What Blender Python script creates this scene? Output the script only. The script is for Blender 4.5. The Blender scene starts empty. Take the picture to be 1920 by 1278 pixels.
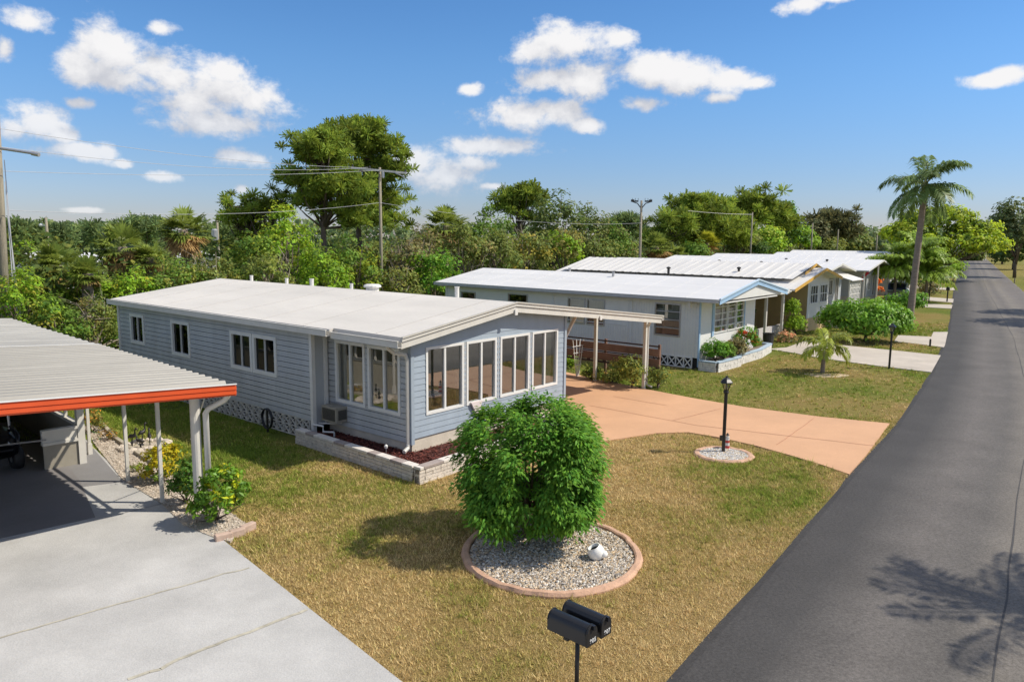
import bpy, math, random
import numpy as np
from mathutils import Vector, Matrix
R = math.radians
scene = bpy.context.scene
COL = scene.collection
random.seed(7)

# ------------------------------------------------------------------ camera geometry
CAM_H = 5.0; FOC = 1404.0; PITCH = 0.137; ROLL = 0.009
def ray(u, v):
    x, y = u-960.0, v-639.0
    c, s = math.cos(ROLL), math.sin(ROLL)
    x, y = c*x+s*y, -s*x+c*y
    cp, sp = math.cos(PITCH), math.sin(PITCH)
    return np.array([x/FOC, cp-sp*y/FOC, -sp-cp*y/FOC])
def at(u, v, z=0.0):
    d = ray(u, v); t = (z-CAM_H)/d[2]
    return (d[0]*t, d[1]*t)
def depth_xz(u, v, Y):
    d = ray(u, v); t = Y/d[1]
    return d[0]*t, CAM_H+d[2]*t

cd = bpy.data.cameras.new('camera'); cam = bpy.data.objects.new('camera', cd); COL.objects.link(cam)
cam.location = (0, 0, CAM_H)
cd.sensor_width = 36.0; cd.sensor_fit = 'HORIZONTAL'; cd.lens = FOC/1920*36.0
cd.clip_start = 0.1; cd.clip_end = 3000
cam.rotation_mode = 'QUATERNION'
cam.rotation_quaternion = (Matrix.Rotation(math.pi/2-PITCH, 3, 'X') @ Matrix.Rotation(ROLL, 3, 'Z')).to_quaternion()
scene.camera = cam

# ------------------------------------------------------------------ naming helpers
def tag(o, label=None, cat=None, group=None, kind=None):
    if label: o['label'] = label
    if cat: o['category'] = cat
    if group: o['group'] = group
    if kind: o['kind'] = kind
    return o
def empty(name, loc=(0, 0, 0), rz=0.0, label=None, cat=None, group=None):
    o = bpy.data.objects.new(name, None); COL.objects.link(o)
    o.location = loc; o.rotation_euler = (0, 0, rz); o.empty_display_size = .2
    return tag(o, label, cat, group)
def copy_tree(o, parent=None):
    c = o.copy(); COL.objects.link(c)
    if parent is not None: c.parent = parent
    for ch in list(o.children): copy_tree(ch, c)
    return c

# ------------------------------------------------------------------ materials
def new_mat(name):
    m = bpy.data.materials.new(name); m.use_nodes = True
    nt = m.node_tree; b = nt.nodes['Principled BSDF']
    return m, nt, b
def N(nt, t, **kw):
    n = nt.nodes.new(t)
    for k, v in kw.items(): setattr(n, k, v)
    return n
def mat(name, col, rough=.6, var=.12, scale=6.0, bump=0.0, bscale=60.0, metal=0.0, spec=.5, stretch=(1, 1, 1), fine=0.0):
    m, nt, b = new_mat(name); L = nt.links
    tc = N(nt, 'ShaderNodeTexCoord'); mp = N(nt, 'ShaderNodeMapping'); mp.inputs['Scale'].default_value = stretch
    L.new(tc.outputs['Object'], mp.inputs['Vector'])
    nz = N(nt, 'ShaderNodeTexNoise'); nz.inputs['Scale'].default_value = scale; nz.inputs['Detail'].default_value = 6; nz.inputs['Roughness'].default_value = .62
    L.new(mp.outputs[0], nz.inputs['Vector'])
    rp = N(nt, 'ShaderNodeValToRGB'); rp.color_ramp.elements[0].position = .3; rp.color_ramp.elements[1].position = .7
    rp.color_ramp.elements[0].color = (*[c*(1-var) for c in col], 1); rp.color_ramp.elements[1].color = (*[min(1, c*(1+var)) for c in col], 1)
    L.new(nz.outputs['Fac'], rp.inputs['Fac'])
    out = rp.outputs['Color']
    if fine:
        n2 = N(nt, 'ShaderNodeTexNoise'); n2.inputs['Scale'].default_value = bscale; n2.inputs['Detail'].default_value = 3
        L.new(mp.outputs[0], n2.inputs['Vector'])
        r2 = N(nt, 'ShaderNodeMapRange'); r2.inputs[1].default_value = .3; r2.inputs[2].default_value = .7; r2.inputs[3].default_value = 1-fine; r2.inputs[4].default_value = 1+fine
        L.new(n2.outputs['Fac'], r2.inputs[0])
        mx = N(nt, 'ShaderNodeMix', data_type='RGBA', blend_type='MULTIPLY'); mx.inputs[0].default_value = 1
        L.new(out, mx.inputs[6]); L.new(r2.outputs[0], mx.inputs[7]); out = mx.outputs[2]
    L.new(out, b.inputs['Base Color'])
    b.inputs['Roughness'].default_value = rough; b.inputs['Metallic'].default_value = metal
    b.inputs['Specular IOR Level'].default_value = spec
    if bump:
        n3 = N(nt, 'ShaderNodeTexNoise'); n3.inputs['Scale'].default_value = bscale; n3.inputs['Detail'].default_value = 4
        L.new(mp.outputs[0], n3.inputs['Vector'])
        bp = N(nt, 'ShaderNodeBump'); bp.inputs['Strength'].default_value = bump; bp.inputs['Distance'].default_value = .02
        L.new(n3.outputs['Fac'], bp.inputs['Height']); L.new(bp.outputs[0], b.inputs['Normal'])
    return m
def leaf_mat(name, trans=.3, rough=.5, spec=.35):
    m, nt, b = new_mat(name); L = nt.links
    a = N(nt, 'ShaderNodeAttribute'); a.attribute_name = 'tint'
    L.new(a.outputs['Color'], b.inputs['Base Color'])
    b.inputs['Roughness'].default_value = rough; b.inputs['Specular IOR Level'].default_value = spec
    t = N(nt, 'ShaderNodeBsdfTranslucent'); hs = N(nt, 'ShaderNodeHueSaturation'); hs.inputs['Value'].default_value = 1.5; hs.inputs['Hue'].default_value = .485
    L.new(a.outputs['Color'], hs.inputs['Color']); L.new(hs.outputs[0], t.inputs['Color'])
    mx = N(nt, 'ShaderNodeMixShader'); mx.inputs[0].default_value = trans
    L.new(b.outputs[0], mx.inputs[1]); L.new(t.outputs[0], mx.inputs[2])
    L.new(mx.outputs[0], nt.nodes['Material Output'].inputs['Surface'])
    return m
def glass_mat(name, tint=(.5, .55, .5), ior=1.6, base=.06):
    m, nt, b = new_mat(name); L = nt.links
    nt.nodes.remove(b)
    tr = N(nt, 'ShaderNodeBsdfTransparent'); tr.inputs[0].default_value = (*tint, 1)
    gl = N(nt, 'ShaderNodeBsdfGlossy'); gl.inputs['Roughness'].default_value = .015
    fr = N(nt, 'ShaderNodeFresnel'); fr.inputs[0].default_value = ior
    ad = N(nt, 'ShaderNodeMath', operation='ADD'); ad.inputs[1].default_value = base; ad.use_clamp = True
    L.new(fr.outputs[0], ad.inputs[0])
    mx = N(nt, 'ShaderNodeMixShader'); L.new(ad.outputs[0], mx.inputs[0]); L.new(tr.outputs[0], mx.inputs[1]); L.new(gl.outputs[0], mx.inputs[2])
    L.new(mx.outputs[0], nt.nodes['Material Output'].inputs['Surface'])
    return m

M = {}
M['white'] = mat('white_paint', (.66, .65, .62), .45, .06, 3)
M['white2'] = mat('white_vinyl', (.70, .70, .68), .4, .04, 3)
M['cream'] = mat('cream_trim', (.60, .58, .53), .45, .08, 3)
M['roof'] = mat('white_roof_membrane', (.60, .57, .52), .7, .11, .6, .15, 30, stretch=(1, .35, 1), fine=.03)
M['roof_w'] = mat('white_metal_roof', (.68, .67, .65), .45, .08, .7, stretch=(2, .3, 1))
M['roof_p'] = mat('pale_pan_roof', (.68, .66, .62), .5, .10, 1.2, stretch=(.3, 2.5, 1), fine=.05)
M['pan_beige'] = mat('beige_white_panel', (.36, .35, .32), .6, .2, .9, stretch=(.5, 2, 1), fine=.08)
M['roof_g'] = mat('weathered_metal_roof', (.235, .226, .203), .5, .16, 1.2, stretch=(.3, 2.5, 1), fine=.06)
M['siding'] = mat('blue_grey_vinyl_shade_lift', (.42, .44, .455), .45, .12, 2.2, stretch=(1.2, 1.2, .25))  # same vinyl as the front, colour lightened to lift the shaded side
M['siding_p'] = mat('blue_grey_vinyl_front', (.315, .375, .44), .42, .08, 2.2, stretch=(1.2, 1.2, .25))
M['stucco'] = mat('beige_stucco', (.56, .50, .41), .85, .14, 2.5, .3, 50, fine=.05)
M['wallw'] = mat('white_aluminium_siding', (.72, .72, .71), .5, .05, 2)
M['tan'] = mat('tan_siding', (.58, .42, .22), .6, .08, 2)
M['greyw'] = mat('grey_siding', (.40, .43, .46), .6, .08, 2)
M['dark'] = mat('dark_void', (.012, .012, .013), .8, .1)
M['black'] = mat('black_enamel', (.011, .012, .015), .28, .1)
M['blackm'] = mat('black_matt_metal', (.018, .016, .014), .5, .2, 12)
M['rubber'] = mat('black_rubber', (.018, .018, .02), .6, .1)
M['red'] = mat('orange_red_paint', (.62, .085, .022), .38, .08, 2)
M['redstripe'] = mat('red_stripe', (.50, .05, .04), .5, .1)
M['blue'] = mat('light_blue_trim', (.33, .50, .70), .45, .08, 3)
M['bluepanel'] = mat('navy_panel', (.03, .05, .12), .3, .1)
M['yellow'] = mat('mustard_trim', (.62, .36, .07), .5, .1, 3)
M['brown'] = mat('brown_slat', (.20, .115, .085), .6, .2, 3, stretch=(1, 1, 1))
M['brownd'] = mat('dark_brown_slat', (.05, .028, .024), .6, .2, 3)
M['wood'] = mat('grey_utility_wood', (.27, .24, .18), .85, .3, 5, .5, 30, stretch=(6, 6, .4), fine=.15)
M['bark'] = mat('bark', (.13, .10, .075), .9, .35, 5, .7, 20, stretch=(3, 3, .8), fine=.2)
M['palmbark'] = mat('palm_bark', (.25, .20, .16), .9, .25, 4, .7, 14, stretch=(.8, .8, 7), fine=.2)
M['concrete'] = mat('grey_concrete', (.435, .43, .415), .85, .15, .8, .25, 45, fine=.07)
M['concrete2'] = mat('pale_concrete', (.47, .42, .36), .9, .14, .8, .25, 45, fine=.08)
M['carfloor'] = mat('grey_painted_floor', (.20, .19, .19), .7, .12, .7, .1, 40, fine=.05)
M['ramp'] = mat('mid_grey_concrete', (.22, .215, .215), .8, .08, .9, .1, 40, fine=.05)
M['joint'] = mat('slab_joint_stain', (.40, .375, .30), .9, .3, 6)
M['terra'] = mat('terracotta_concrete', (.56, .325, .185), .8, .09, .55, .15, 45, fine=.05)
M['terrajoint'] = mat('terracotta_joint', (.42, .20, .115), .9, .2, 6)
M['curb'] = mat('terracotta_curb', (.52, .325, .22), .85, .18, 5, .3, 40, fine=.08)
M['stone'] = mat('split_face_stone', (.62, .56, .49), .9, .18, 7, .6, 40, fine=.1)
M['capl'] = mat('pale_cap_stone', (.64, .60, .55), .85, .12, 6, .3, 40)
M['capd'] = mat('grey_cap_stone', (.33, .28, .26), .85, .15, 6, .3, 40)
M['mulch'] = mat('red_mulch', (.09, .028, .022), .95, .5, 30, 1.0, 60, fine=.4)
M['shell'] = mat('pale_shell_gravel', (.48, .41, .33), .95, .25, 25, .8, 60, fine=.3)
M['soil'] = mat('bed_soil', (.16, .13, .10), .95, .3, 12, .5, 50)
M['ceramic'] = mat('white_ceramic', (.80, .79, .75), .35, .05, 8)
M['timber'] = mat('weathered_timber_edge', (.40, .35, .27), .9, .2, 5, .4, 40)
M['steel'] = mat('grey_steel', (.45, .45, .46), .35, .1, metal=.6)
M['beige'] = mat('beige_plastic', (.30, .275, .225), .5, .08)
M['grille'] = mat('dark_grille', (.07, .065, .055), .6, .3, 30)
M['curtain'] = mat('pale_curtain', (.50, .48, .40), .9, .2, 3, stretch=(14, 14, .3))
M['interior'] = mat('beige_interior_wall', (.60, .58, .48), .9, .1)
M['inter_floor'] = mat('interior_floor', (.46, .24, .15), .6, .15)
M['bin'] = mat('dark_bin_plastic', (.02, .02, .022), .5, .1)
M['twig'] = mat('pale_twig', (.34, .29, .22), .9, .25, 6)
M['gravel'] = leaf_mat('pebble', 0, .8, .3)
M['leaf'] = leaf_mat('foliage_leaf', .33, .6, .2)
M['leafg'] = leaf_mat('glossy_leaf', .3, .45, .35)
M['grassb'] = leaf_mat('grass_blade', .25, .7, .15)
M['glass'] = glass_mat('window_glass', (.82, .84, .75), 1.5, .27)
M['glassd'] = glass_mat('dark_window_glass', (.22, .24, .24), 1.4, .0)
M['lampglass'] = glass_mat('lamp_glass', (.8, .8, .78), 1.5, .12)
M['flagred'] = mat('flag_cloth', (.40, .03, .04), .8, .1)
M['flagblue'] = mat('flag_canton', (.03, .05, .16), .8, .1)
M['wire'] = mat('pale_wire', (.42, .43, .45), .4, .05)

# ------------------------------------------------------------------ mesh builders
class MB:
    def __init__(s): s.v = []; s.f = []; s.mi = []
    def add(s, vs, fs, mi=0):
        o = len(s.v); s.v += [tuple(map(float, p)) for p in vs]
        for f in fs: s.f.append(tuple(o+i for i in f)); s.mi.append(mi)
    def quad(s, a, b, c, d, mi=0): s.add([a, b, c, d], [(0, 1, 2, 3)], mi)
    def box(s, x0, x1, y0, y1, z0, z1, mi=0):
        vs = [(x, y, z) for z in (z0, z1) for y in (y0, y1) for x in (x0, x1)]
        s.add(vs, [(0, 2, 3, 1), (4, 5, 7, 6), (0, 1, 5, 4), (2, 6, 7, 3), (0, 4, 6, 2), (1, 3, 7, 5)], mi)
    def beam(s, p, q, w, h, mi=0, up=(0, 0, 1)):
        p, q = Vector(p), Vector(q); d = (q-p).normalized(); u = Vector(up)
        if abs(d.dot(u)) > .98: u = Vector((0, 1, 0))
        sd = d.cross(u).normalized(); u = sd.cross(d)
        vs = []
        for c in (p, q):
            for a, b in ((-1, -1), (1, -1), (1, 1), (-1, 1)): vs.append(c+sd*(a*w/2)+u*(b*h/2))
        s.add(vs, [(0, 1, 2, 3), (7, 6, 5, 4), (0, 4, 5, 1), (1, 5, 6, 2), (2, 6, 7, 3), (3, 7, 4, 0)], mi)
    def tube(s, pts, r, n=8, mi=0, caps=True):
        pts = [Vector(p) for p in pts]; k = len(pts)
        rs = r if isinstance(r, (list, tuple)) else [r]*k
        prev = None; vs = []
        for i in range(k):
            d = (pts[min(i+1, k-1)]-pts[max(i-1, 0)]).normalized()
            if prev is None:
                u = Vector((0, 0, 1)) if abs(d.z) < .9 else Vector((1, 0, 0))
                a = d.cross(u).normalized()
            else: a = (prev-d*prev.dot(d)).normalized()
            prev = a; b = d.cross(a)
            for j in range(n):
                t = 2*math.pi*j/n; vs.append(pts[i]+(a*math.cos(t)+b*math.sin(t))*rs[i])
        fs = [(i*n+j, i*n+(j+1) % n, (i+1)*n+(j+1) % n, (i+1)*n+j) for i in range(k-1) for j in range(n)]
        if caps: fs += [tuple(range(n))[::-1], tuple(range((k-1)*n, k*n))]
        s.add(vs, fs, mi)
    def lathe(s, prof, c=(0, 0, 0), n=20, mi=0):
        vs = [(c[0]+r*math.cos(2*math.pi*j/n), c[1]+r*math.sin(2*math.pi*j/n), c[2]+z) for r, z in prof for j in range(n)]
        k = len(prof)
        fs = [(i*n+j, i*n+(j+1) % n, (i+1)*n+(j+1) % n, (i+1)*n+j) for i in range(k-1) for j in range(n)]
        fs += [tuple(range(n))[::-1], tuple(range((k-1)*n, k*n))]
        s.add(vs, fs, mi)
    def prism(s, poly, z0, z1, mi=0):
        n = len(poly); vs = [(p[0], p[1], z0) for p in poly]+[(p[0], p[1], z1) for p in poly]
        fs = [tuple(range(n))[::-1], tuple(range(n, 2*n))]+[(i, (i+1) % n, n+(i+1) % n, n+i) for i in range(n)]
        s.add(vs, fs, mi)
    def build(s, name, m, parent=None, smooth=False, bevel=0.0):
        me = bpy.data.meshes.new(name); me.from_pydata(s.v, [], s.f)
        ms = m if isinstance(m, (list, tuple)) else [m]
        for x in ms: me.materials.append(x)
        if len(ms) > 1: me.polygons.foreach_set('material_index', s.mi)
        if smooth: me.polygons.foreach_set('use_smooth', [True]*len(me.polygons))
        me.update()
        o = bpy.data.objects.new(name, me); COL.objects.link(o)
        if parent is not None: o.parent = parent
        if bevel:
            b = o.modifiers.new('bevel', 'BEVEL'); b.width = bevel; b.segments = 2; b.limit_method = 'ANGLE'
        return o

def np_mesh(name, V, k, m, parent=None, tint=None, smooth=False):
    """V: (n,k,3) separate polygons of k vertices; tint (n,3)"""
    n = V.shape[0]; me = bpy.data.meshes.new(name)
    me.vertices.add(n*k); me.loops.add(n*k); me.polygons.add(n)
    me.vertices.foreach_set('co', np.ascontiguousarray(V, dtype=np.float32).ravel())
    me.loops.foreach_set('vertex_index', np.arange(n*k, dtype=np.int32))
    me.polygons.foreach_set('loop_start', np.arange(0, n*k, k, dtype=np.int32))
    if smooth: me.polygons.foreach_set('use_smooth', np.ones(n, dtype=bool))
    me.update(calc_edges=True)
    if tint is not None:
        a = me.color_attributes.new('tint', 'FLOAT_COLOR', 'POINT')
        c = np.ones((n*k, 4), dtype=np.float32); c[:, :3] = np.repeat(tint, k, axis=0)
        a.data.foreach_set('color', c.ravel())
    me.materials.append(m)
    o = bpy.data.objects.new(name, me); COL.objects.link(o)
    if parent is not None: o.parent = parent
    return o
def unit(a): return a/np.maximum(np.linalg.norm(a, axis=-1, keepdims=True), 1e-9)
def rand_dir(rng, n): return unit(rng.normal(size=(n, 3)))

def leaf_quads(rng, C, Nrm, length, width, droop=0.0, spread=1.0):
    """rhombus leaves, folded a little along the midrib"""
    n = len(C)
    T = rand_dir(rng, n); T = unit(T-Nrm*np.sum(T*Nrm, 1, keepdims=True)*spread)
    T[:, 2] -= droop; T = unit(T)
    S = unit(np.cross(Nrm, T)); Nn = np.cross(T, S)
    l = (length*rng.uniform(.65, 1.3, n))[:, None]; w = (width*rng.uniform(.7, 1.25, n))[:, None]
    V = np.empty((n, 4, 3))
    V[:, 0] = C-T*l*.5
    V[:, 1] = C+S*w*.5+Nn*w*.22
    V[:, 2] = C+T*l*.5-np.array([0, 0, 1])*l*droop*.3
    V[:, 3] = C-S*w*.5+Nn*w*.22
    return V
VEG = np.array([1.86, 1.78, 1.32])
def tints(rng, n, col, var=.25, hue=.12, k=None):
    c = np.array(col)[None, :]*(VEG if k is None else k)*rng.uniform(1-var, 1+var, (n, 1))
    c = c*(1+rng.normal(0, hue, (n, 1))*np.array([[1, .15, -.6]]))
    return np.clip(c, .004, 1)

def crown_points(rng, blobs, clumps, per, rc, flat=.7, inner=.25):
    """leaf centres grouped in clumps that sit on the surface of overlapping blobs"""
    B = np.array(blobs, float); area = (B[:, 3]*B[:, 4]+B[:, 4]*B[:, 5]+B[:, 3]*B[:, 5])
    idx = rng.choice(len(B), clumps, p=area/area.sum())
    d = rand_dir(rng, clumps); d[:, 2] = np.where(d[:, 2] < -.35, -d[:, 2]*.5, d[:, 2]); d = unit(d)
    rad = 1-np.abs(rng.normal(0, inner, clumps)); rad = np.clip(rad, .2, 1.08)[:, None]
    cc = B[idx, :3]+d*B[idx, 3:6]*rad
    # drop clumps buried deep inside other blobs
    q = np.min([np.sum(((cc-b[:3])/b[3:6])**2, 1) for b in B], axis=0)
    keep = q > .30; cc = cc[keep]; d = d[keep]
    K = len(cc)
    rcs = rc*rng.uniform(.6, 1.35, K)
    off = rand_dir(rng, K*per)*np.cbrt(rng.uniform(.05, 1, K*per))[:, None]*np.repeat(rcs, per)[:, None]
    off[:, 2] *= flat
    C = np.repeat(cc, per, axis=0)+off
    Nn = unit(np.repeat(d, per, axis=0)*.5+unit(off)*.55+rand_dir(rng, K*per)*.55+np.array([0, 0, .45]))
    ct = np.repeat(rng.uniform(.72, 1.28, K), per)[:, None]
    return C, Nn, ct, cc

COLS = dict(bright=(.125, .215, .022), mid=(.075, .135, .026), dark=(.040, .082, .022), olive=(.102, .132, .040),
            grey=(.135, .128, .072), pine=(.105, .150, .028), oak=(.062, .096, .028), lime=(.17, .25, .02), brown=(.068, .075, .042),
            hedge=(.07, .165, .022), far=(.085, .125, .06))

def limbs(mb, rng, base, targets, r0, trunk_h):
    base = Vector(base); fork = base+Vector((rng.normal(0, .05), rng.normal(0, .05), trunk_h))
    mid = (base+fork)/2+Vector((rng.normal(0, .06), rng.normal(0, .06), 0))
    mb.tube([base, mid, fork], [r0*1.2, r0, r0*.85], 7)
    for t in targets:
        t = Vector(t); m1 = fork.lerp(t, .5)+Vector((rng.normal(0, .12), rng.normal(0, .12), rng.normal(0, .1)-.05*(t-fork).length))
        st = base.lerp(fork, rng.uniform(.55, 1.0))
        mb.tube([st, m1, t], [r0*.6, r0*.38, r0*.1], 5)

def tree(name, x, y, blobs, col, label, cat='tree', clumps=90, per=45, rc=.5, leaf=(.22, .12), seed=0, trunk_r=.13, trunk_h=1.5,
         nlimb=9, var=.25, hue=.12, droop=.1, group=None, second=None, m='leaf', z=0.0, flat=.7, inner=.25):
    rng = np.random.default_rng(seed)
    root = empty(name, (x, y, z), 0, label, cat, group)
    C, Nn, ct, cc = crown_points(rng, blobs, clumps, per, rc, flat, inner)
    V = leaf_quads(rng, C, Nn, leaf[0], leaf[1], droop)
    T = tints(rng, len(C), col, var, hue)*ct
    if second is not None:
        pick = np.repeat(rng.uniform(0, 1, len(cc)) < second[1], per)
        T[pick] = (tints(rng, len(C), second[0], var, hue))[pick]
    np_mesh('crown', V, 4, M[m], root, np.clip(T, .004, 1))
    mb = MB(); ii = rng.choice(len(cc), min(nlimb, len(cc)), replace=False)
    limbs(mb, rng, (0, 0, -.05), [cc[i]*.97 for i in ii], trunk_r, trunk_h)
    mb.build('trunk', M['bark'], root, smooth=True)
    return root

def pine(name, x, y, trunk_h, blobs, label, seed=0, tr=.22, puffs=150, per=70, pr=.42, col='pine', group=None, lean=0.0, needle=(.34, .05), cat='pine tree', dist_thick=1.0):
    rng = np.random.default_rng(seed)
    root = empty(name, (x, y, 0), 0, label, cat, group)
    B = np.array(blobs, float); vol = B[:, 3]*B[:, 4]*B[:, 5]
    nc = max(6, puffs//8); idx = rng.choice(len(B), nc, p=vol/vol.sum())
    d = rand_dir(rng, nc); d[:, 2] = np.where(d[:, 2] < -.2, -d[:, 2]*.6, d[:, 2])
    c0 = B[idx, :3]+d*B[idx, 3:6]*(np.cbrt(rng.uniform(.12, 1, nc))*rng.uniform(.85, 1.15, nc))[:, None]
    cl = rng.integers(0, nc, puffs); cs_ = rng.uniform(.7, 1.5, nc)[cl][:, None]
    cc = c0[cl]+np.clip(rng.normal(0, 1, (puffs, 3)), -2, 2)*np.array([1.25, 1.25, .55])*pr*cs_
    n = puffs*per
    dirs = rand_dir(rng, n)+np.array([0, 0, .35]); dirs = unit(dirs)
    rr = np.repeat(pr*rng.uniform(.65, 1.3, puffs), per)[:, None]
    C = np.repeat(cc, per, axis=0)+dirs*rr*rng.uniform(.35, 1, (n, 1))*np.array([1, 1, .72])
    side = unit(np.cross(dirs, rand_dir(rng, n)))
    l = needle[0]*rng.uniform(.7, 1.3, (n, 1)); w = needle[1]*rng.uniform(.7, 1.3, (n, 1))*dist_thick
    V = np.stack([C-dirs*l*.5-side*w*.3, C-dirs*l*.5+side*w*.3, C+dirs*l*.5+side*w*.5, C+dirs*l*.5-side*w*.5], 1)
    ct = np.repeat(rng.uniform(.6, 1.4, puffs), per)[:, None]
    np_mesh('crown', V, 4, M['leaf'], root, np.clip(tints(rng, n, COLS[col], .22, .1)*ct, .004, 1))
    mb = MB(); pts = []; rs = []
    for i in range(7):
        t = i/6; pts.append((lean*t*t+.12*math.sin(t*5+seed), .1*math.sin(t*4+seed*2), trunk_h*t-.05)); rs.append(tr*(1-.72*t))
    mb.tube(pts, rs, 8)
    for i in rng.choice(puffs, min(puffs, 46), replace=False):
        c = Vector(cc[i]); t = rng.uniform(.5, 1); k = min(5, int(t*6)); a = Vector(pts[k]).lerp(Vector(pts[k+1]), t*6-k)
        if c.z < a.z-.8: a = Vector(pts[3])
        m1 = a.lerp(c, .55)+Vector((rng.normal(0, .2), rng.normal(0, .2), -.12*(c-a).length*.5+rng.normal(0, .1)))
        mb.tube([a, m1, c], [tr*.30, tr*.2, tr*.07], 5)
    mb.build('trunk', M['bark'], root, smooth=True)
    return root

def fan_palm(name, x, y, h, label, seed=0, nf=46, fr=1.15, pet=1.0, tr=.2, group=None, col=(.115, .155, .04), dead=.22, trunk=True, cat='palm tree'):
    rng = np.random.default_rng(seed)
    root = empty(name, (x, y, 0), 0, label, cat, group)
    Q = []; T = []
    for i in range(nf):
        isdead = i < nf*dead
        el = rng.uniform(-1.25, -.35) if isdead else math.asin(rng.uniform(-.45, .97))
        az = rng.uniform(0, 2*math.pi); dr = np.array([math.cos(el)*math.cos(az), math.cos(el)*math.sin(az), math.sin(el)])
        p = pet*rng.uniform(.75, 1.15); tip = np.array([0, 0, h])+dr*p-np.array([0, 0, .12*p*p])
        side = unit(np.cross(dr, np.array([0, 0, 1.0]))); up = np.cross(side, dr)
        c = np.array((.23, .16, .09)) if isdead else np.array(col)
        c = c*rng.uniform(.7, 1.35)*VEG
        Q.append([np.array([0, 0, h])-side*.02, np.array([0, 0, h])+side*.02, tip+side*.015, tip-side*.015]); T.append(c*.9)
        for a in np.linspace(-1.9, 1.9, 21):
            a2 = a+rng.normal(0, .05); ld = dr*math.cos(a2)+side*math.sin(a2)+up*.12*math.cos(a2)
            L = fr*rng.uniform(.8, 1.1)*(1-.12*abs(a2)); m = tip+ld*L*.6; w = .055*fr
            e = tip+ld*L-np.array([0, 0, 1])*L*rng.uniform(.02, .3)
            sd = unit(np.cross(ld, up))*w
            Q.append([tip, m+sd, e, m-sd]); T.append(c*rng.uniform(.85, 1.2))
    np_mesh('crown', np.array(Q), 4, M['leafg'], root, np.clip(np.array(T), .004, 1))
    if trunk:
        mb = MB(); k = 8
        mb.tube([(.08*math.sin(i*.8+seed), .05*math.cos(i+seed), h*i/k-.05*(i == 0)) for i in range(k+1)], [tr*(1.1+.12*(i % 2)) for i in range(k+1)], 9)
        mb.build('trunk', M['palmbark'], root, smooth=True)
    return root

def feather_palm(name, x, y, h, label, seed=0, nf=15, fl=2.6, lf=.55, tr=(.2, .14), lean=(0, 0), col=(.075, .135, .05), group=None, els=(-.35, 1.3), cat='palm tree', nleaf=44, w=.034, sag=1.0, shaft=True, azs=None):
    rng = np.random.default_rng(seed)
    root = empty(name, (x, y, 0), 0, label, cat, group)
    top = np.array([lean[0], lean[1], h]); Q = []; T = []; rmb = MB()
    for i in range(nf):
        az = (azs[i] if azs is not None and i < len(azs) else 2*math.pi*i/nf*2.4+rng.normal(0, .2)); el = els[0]+(els[1]-els[0])*((i+.5)/nf)+rng.normal(0, .08)
        L = fl*rng.uniform(.85, 1.1); hd = np.array([math.cos(az), math.sin(az), 0.0])
        pts = []; p = top.copy(); e = el; n = 14
        for k in range(n+1):
            pts.append(p.copy()); p = p+(hd*math.cos(e)+np.array([0, 0, math.sin(e)]))*L/n
            e -= sag*(.035+.13*(k/n)**1.3)*(1.1 if el > .2 else .8)
        pts = np.array(pts)
        rmb.tube(pts, [.028*(1-.8*k/n)*fl/2.6+.004 for k in range(n+1)], 4, caps=False)
        c = np.array(col)*rng.uniform(.75, 1.3)*VEG
        for k in range(nleaf):
            t = .14+.86*(k+.5)/nleaf; q = t*n; a = min(int(q), n-1); pos = pts[a]+(pts[a+1]-pts[a])*(q-a)
            dr = unit(pts[a+1]-pts[a]); sd0 = unit(np.cross(dr, np.array([0, 0, 1.0]))) if abs(dr[2]) < .99 else np.array([-hd[1], hd[0], 0])
            for s in (-1, 1):
                l = lf*rng.uniform(.8, 1.15)*(.55+.9*math.sin(math.pi*min(1, t*.92+.06)))*.8
                ld = unit(sd0*s*.8+dr*.65+np.array([0, 0, rng.normal(.08, .18)]))
                m = pos+ld*l*.5; en = pos+ld*l*.92-np.array([0, 0, 1])*l*rng.uniform(.25, .62)
                wv = unit(np.cross(ld, np.cross(sd0, dr)))*w
                Q.append([pos, m+wv, en, m-wv]); T.append(c*rng.uniform(.8, 1.25))
    cr = np_mesh('crown', np.array(Q), 4, M['leafg'], root, np.clip(np.array(T), .004, 1))
    rmb.build('frond_rib', mat(name+'_rib', (.16, .2, .06), .6), cr)
    mb = MB(); k = 14
    mb.tube([(lean[0]*(i/k)**1.4, lean[1]*(i/k)**1.4, h*i/k*.97-.05*(i == 0)) for i in range(k+1)], [tr[0]+(tr[1]-tr[0])*i/k+(.012*tr[0]/.2)*(i % 2)+(.15*tr[0] if i == 0 else 0) for i in range(k+1)], 10)
    mb.build('trunk', M['palmbark'], root, smooth=True)
    if shaft:
        sb = MB(); sb.lathe([(tr[1]*1.1, -.9), (tr[1]*1.35, -.5), (tr[1]*1.1, -.05), (tr[1]*.4, .25)], (lean[0], lean[1], h), 10); sb.build('crown_shaft', mat(name+'_shaft', (.2, .2, .08), .7, .3), root, smooth=True)
    return root

# ------------------------------------------------------------------ light and sky
SUN_EL, SUN_AZ = 46.0, 90.0          # sun stands towards +X (clockwise from +Y)
sd = bpy.data.lights.new('sun', 'SUN'); sun = bpy.data.objects.new('sun', sd); COL.objects.link(sun)
sd.energy = 3.65; sd.angle = R(.53); sd.color = (1.0, .92, .79)
sv = Vector((math.sin(R(SUN_AZ))*math.cos(R(SUN_EL)), math.cos(R(SUN_AZ))*math.cos(R(SUN_EL)), math.sin(R(SUN_EL))))
sun.rotation_mode = 'QUATERNION'; sun.rotation_quaternion = (-sv).to_track_quat('-Z', 'Y')

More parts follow.
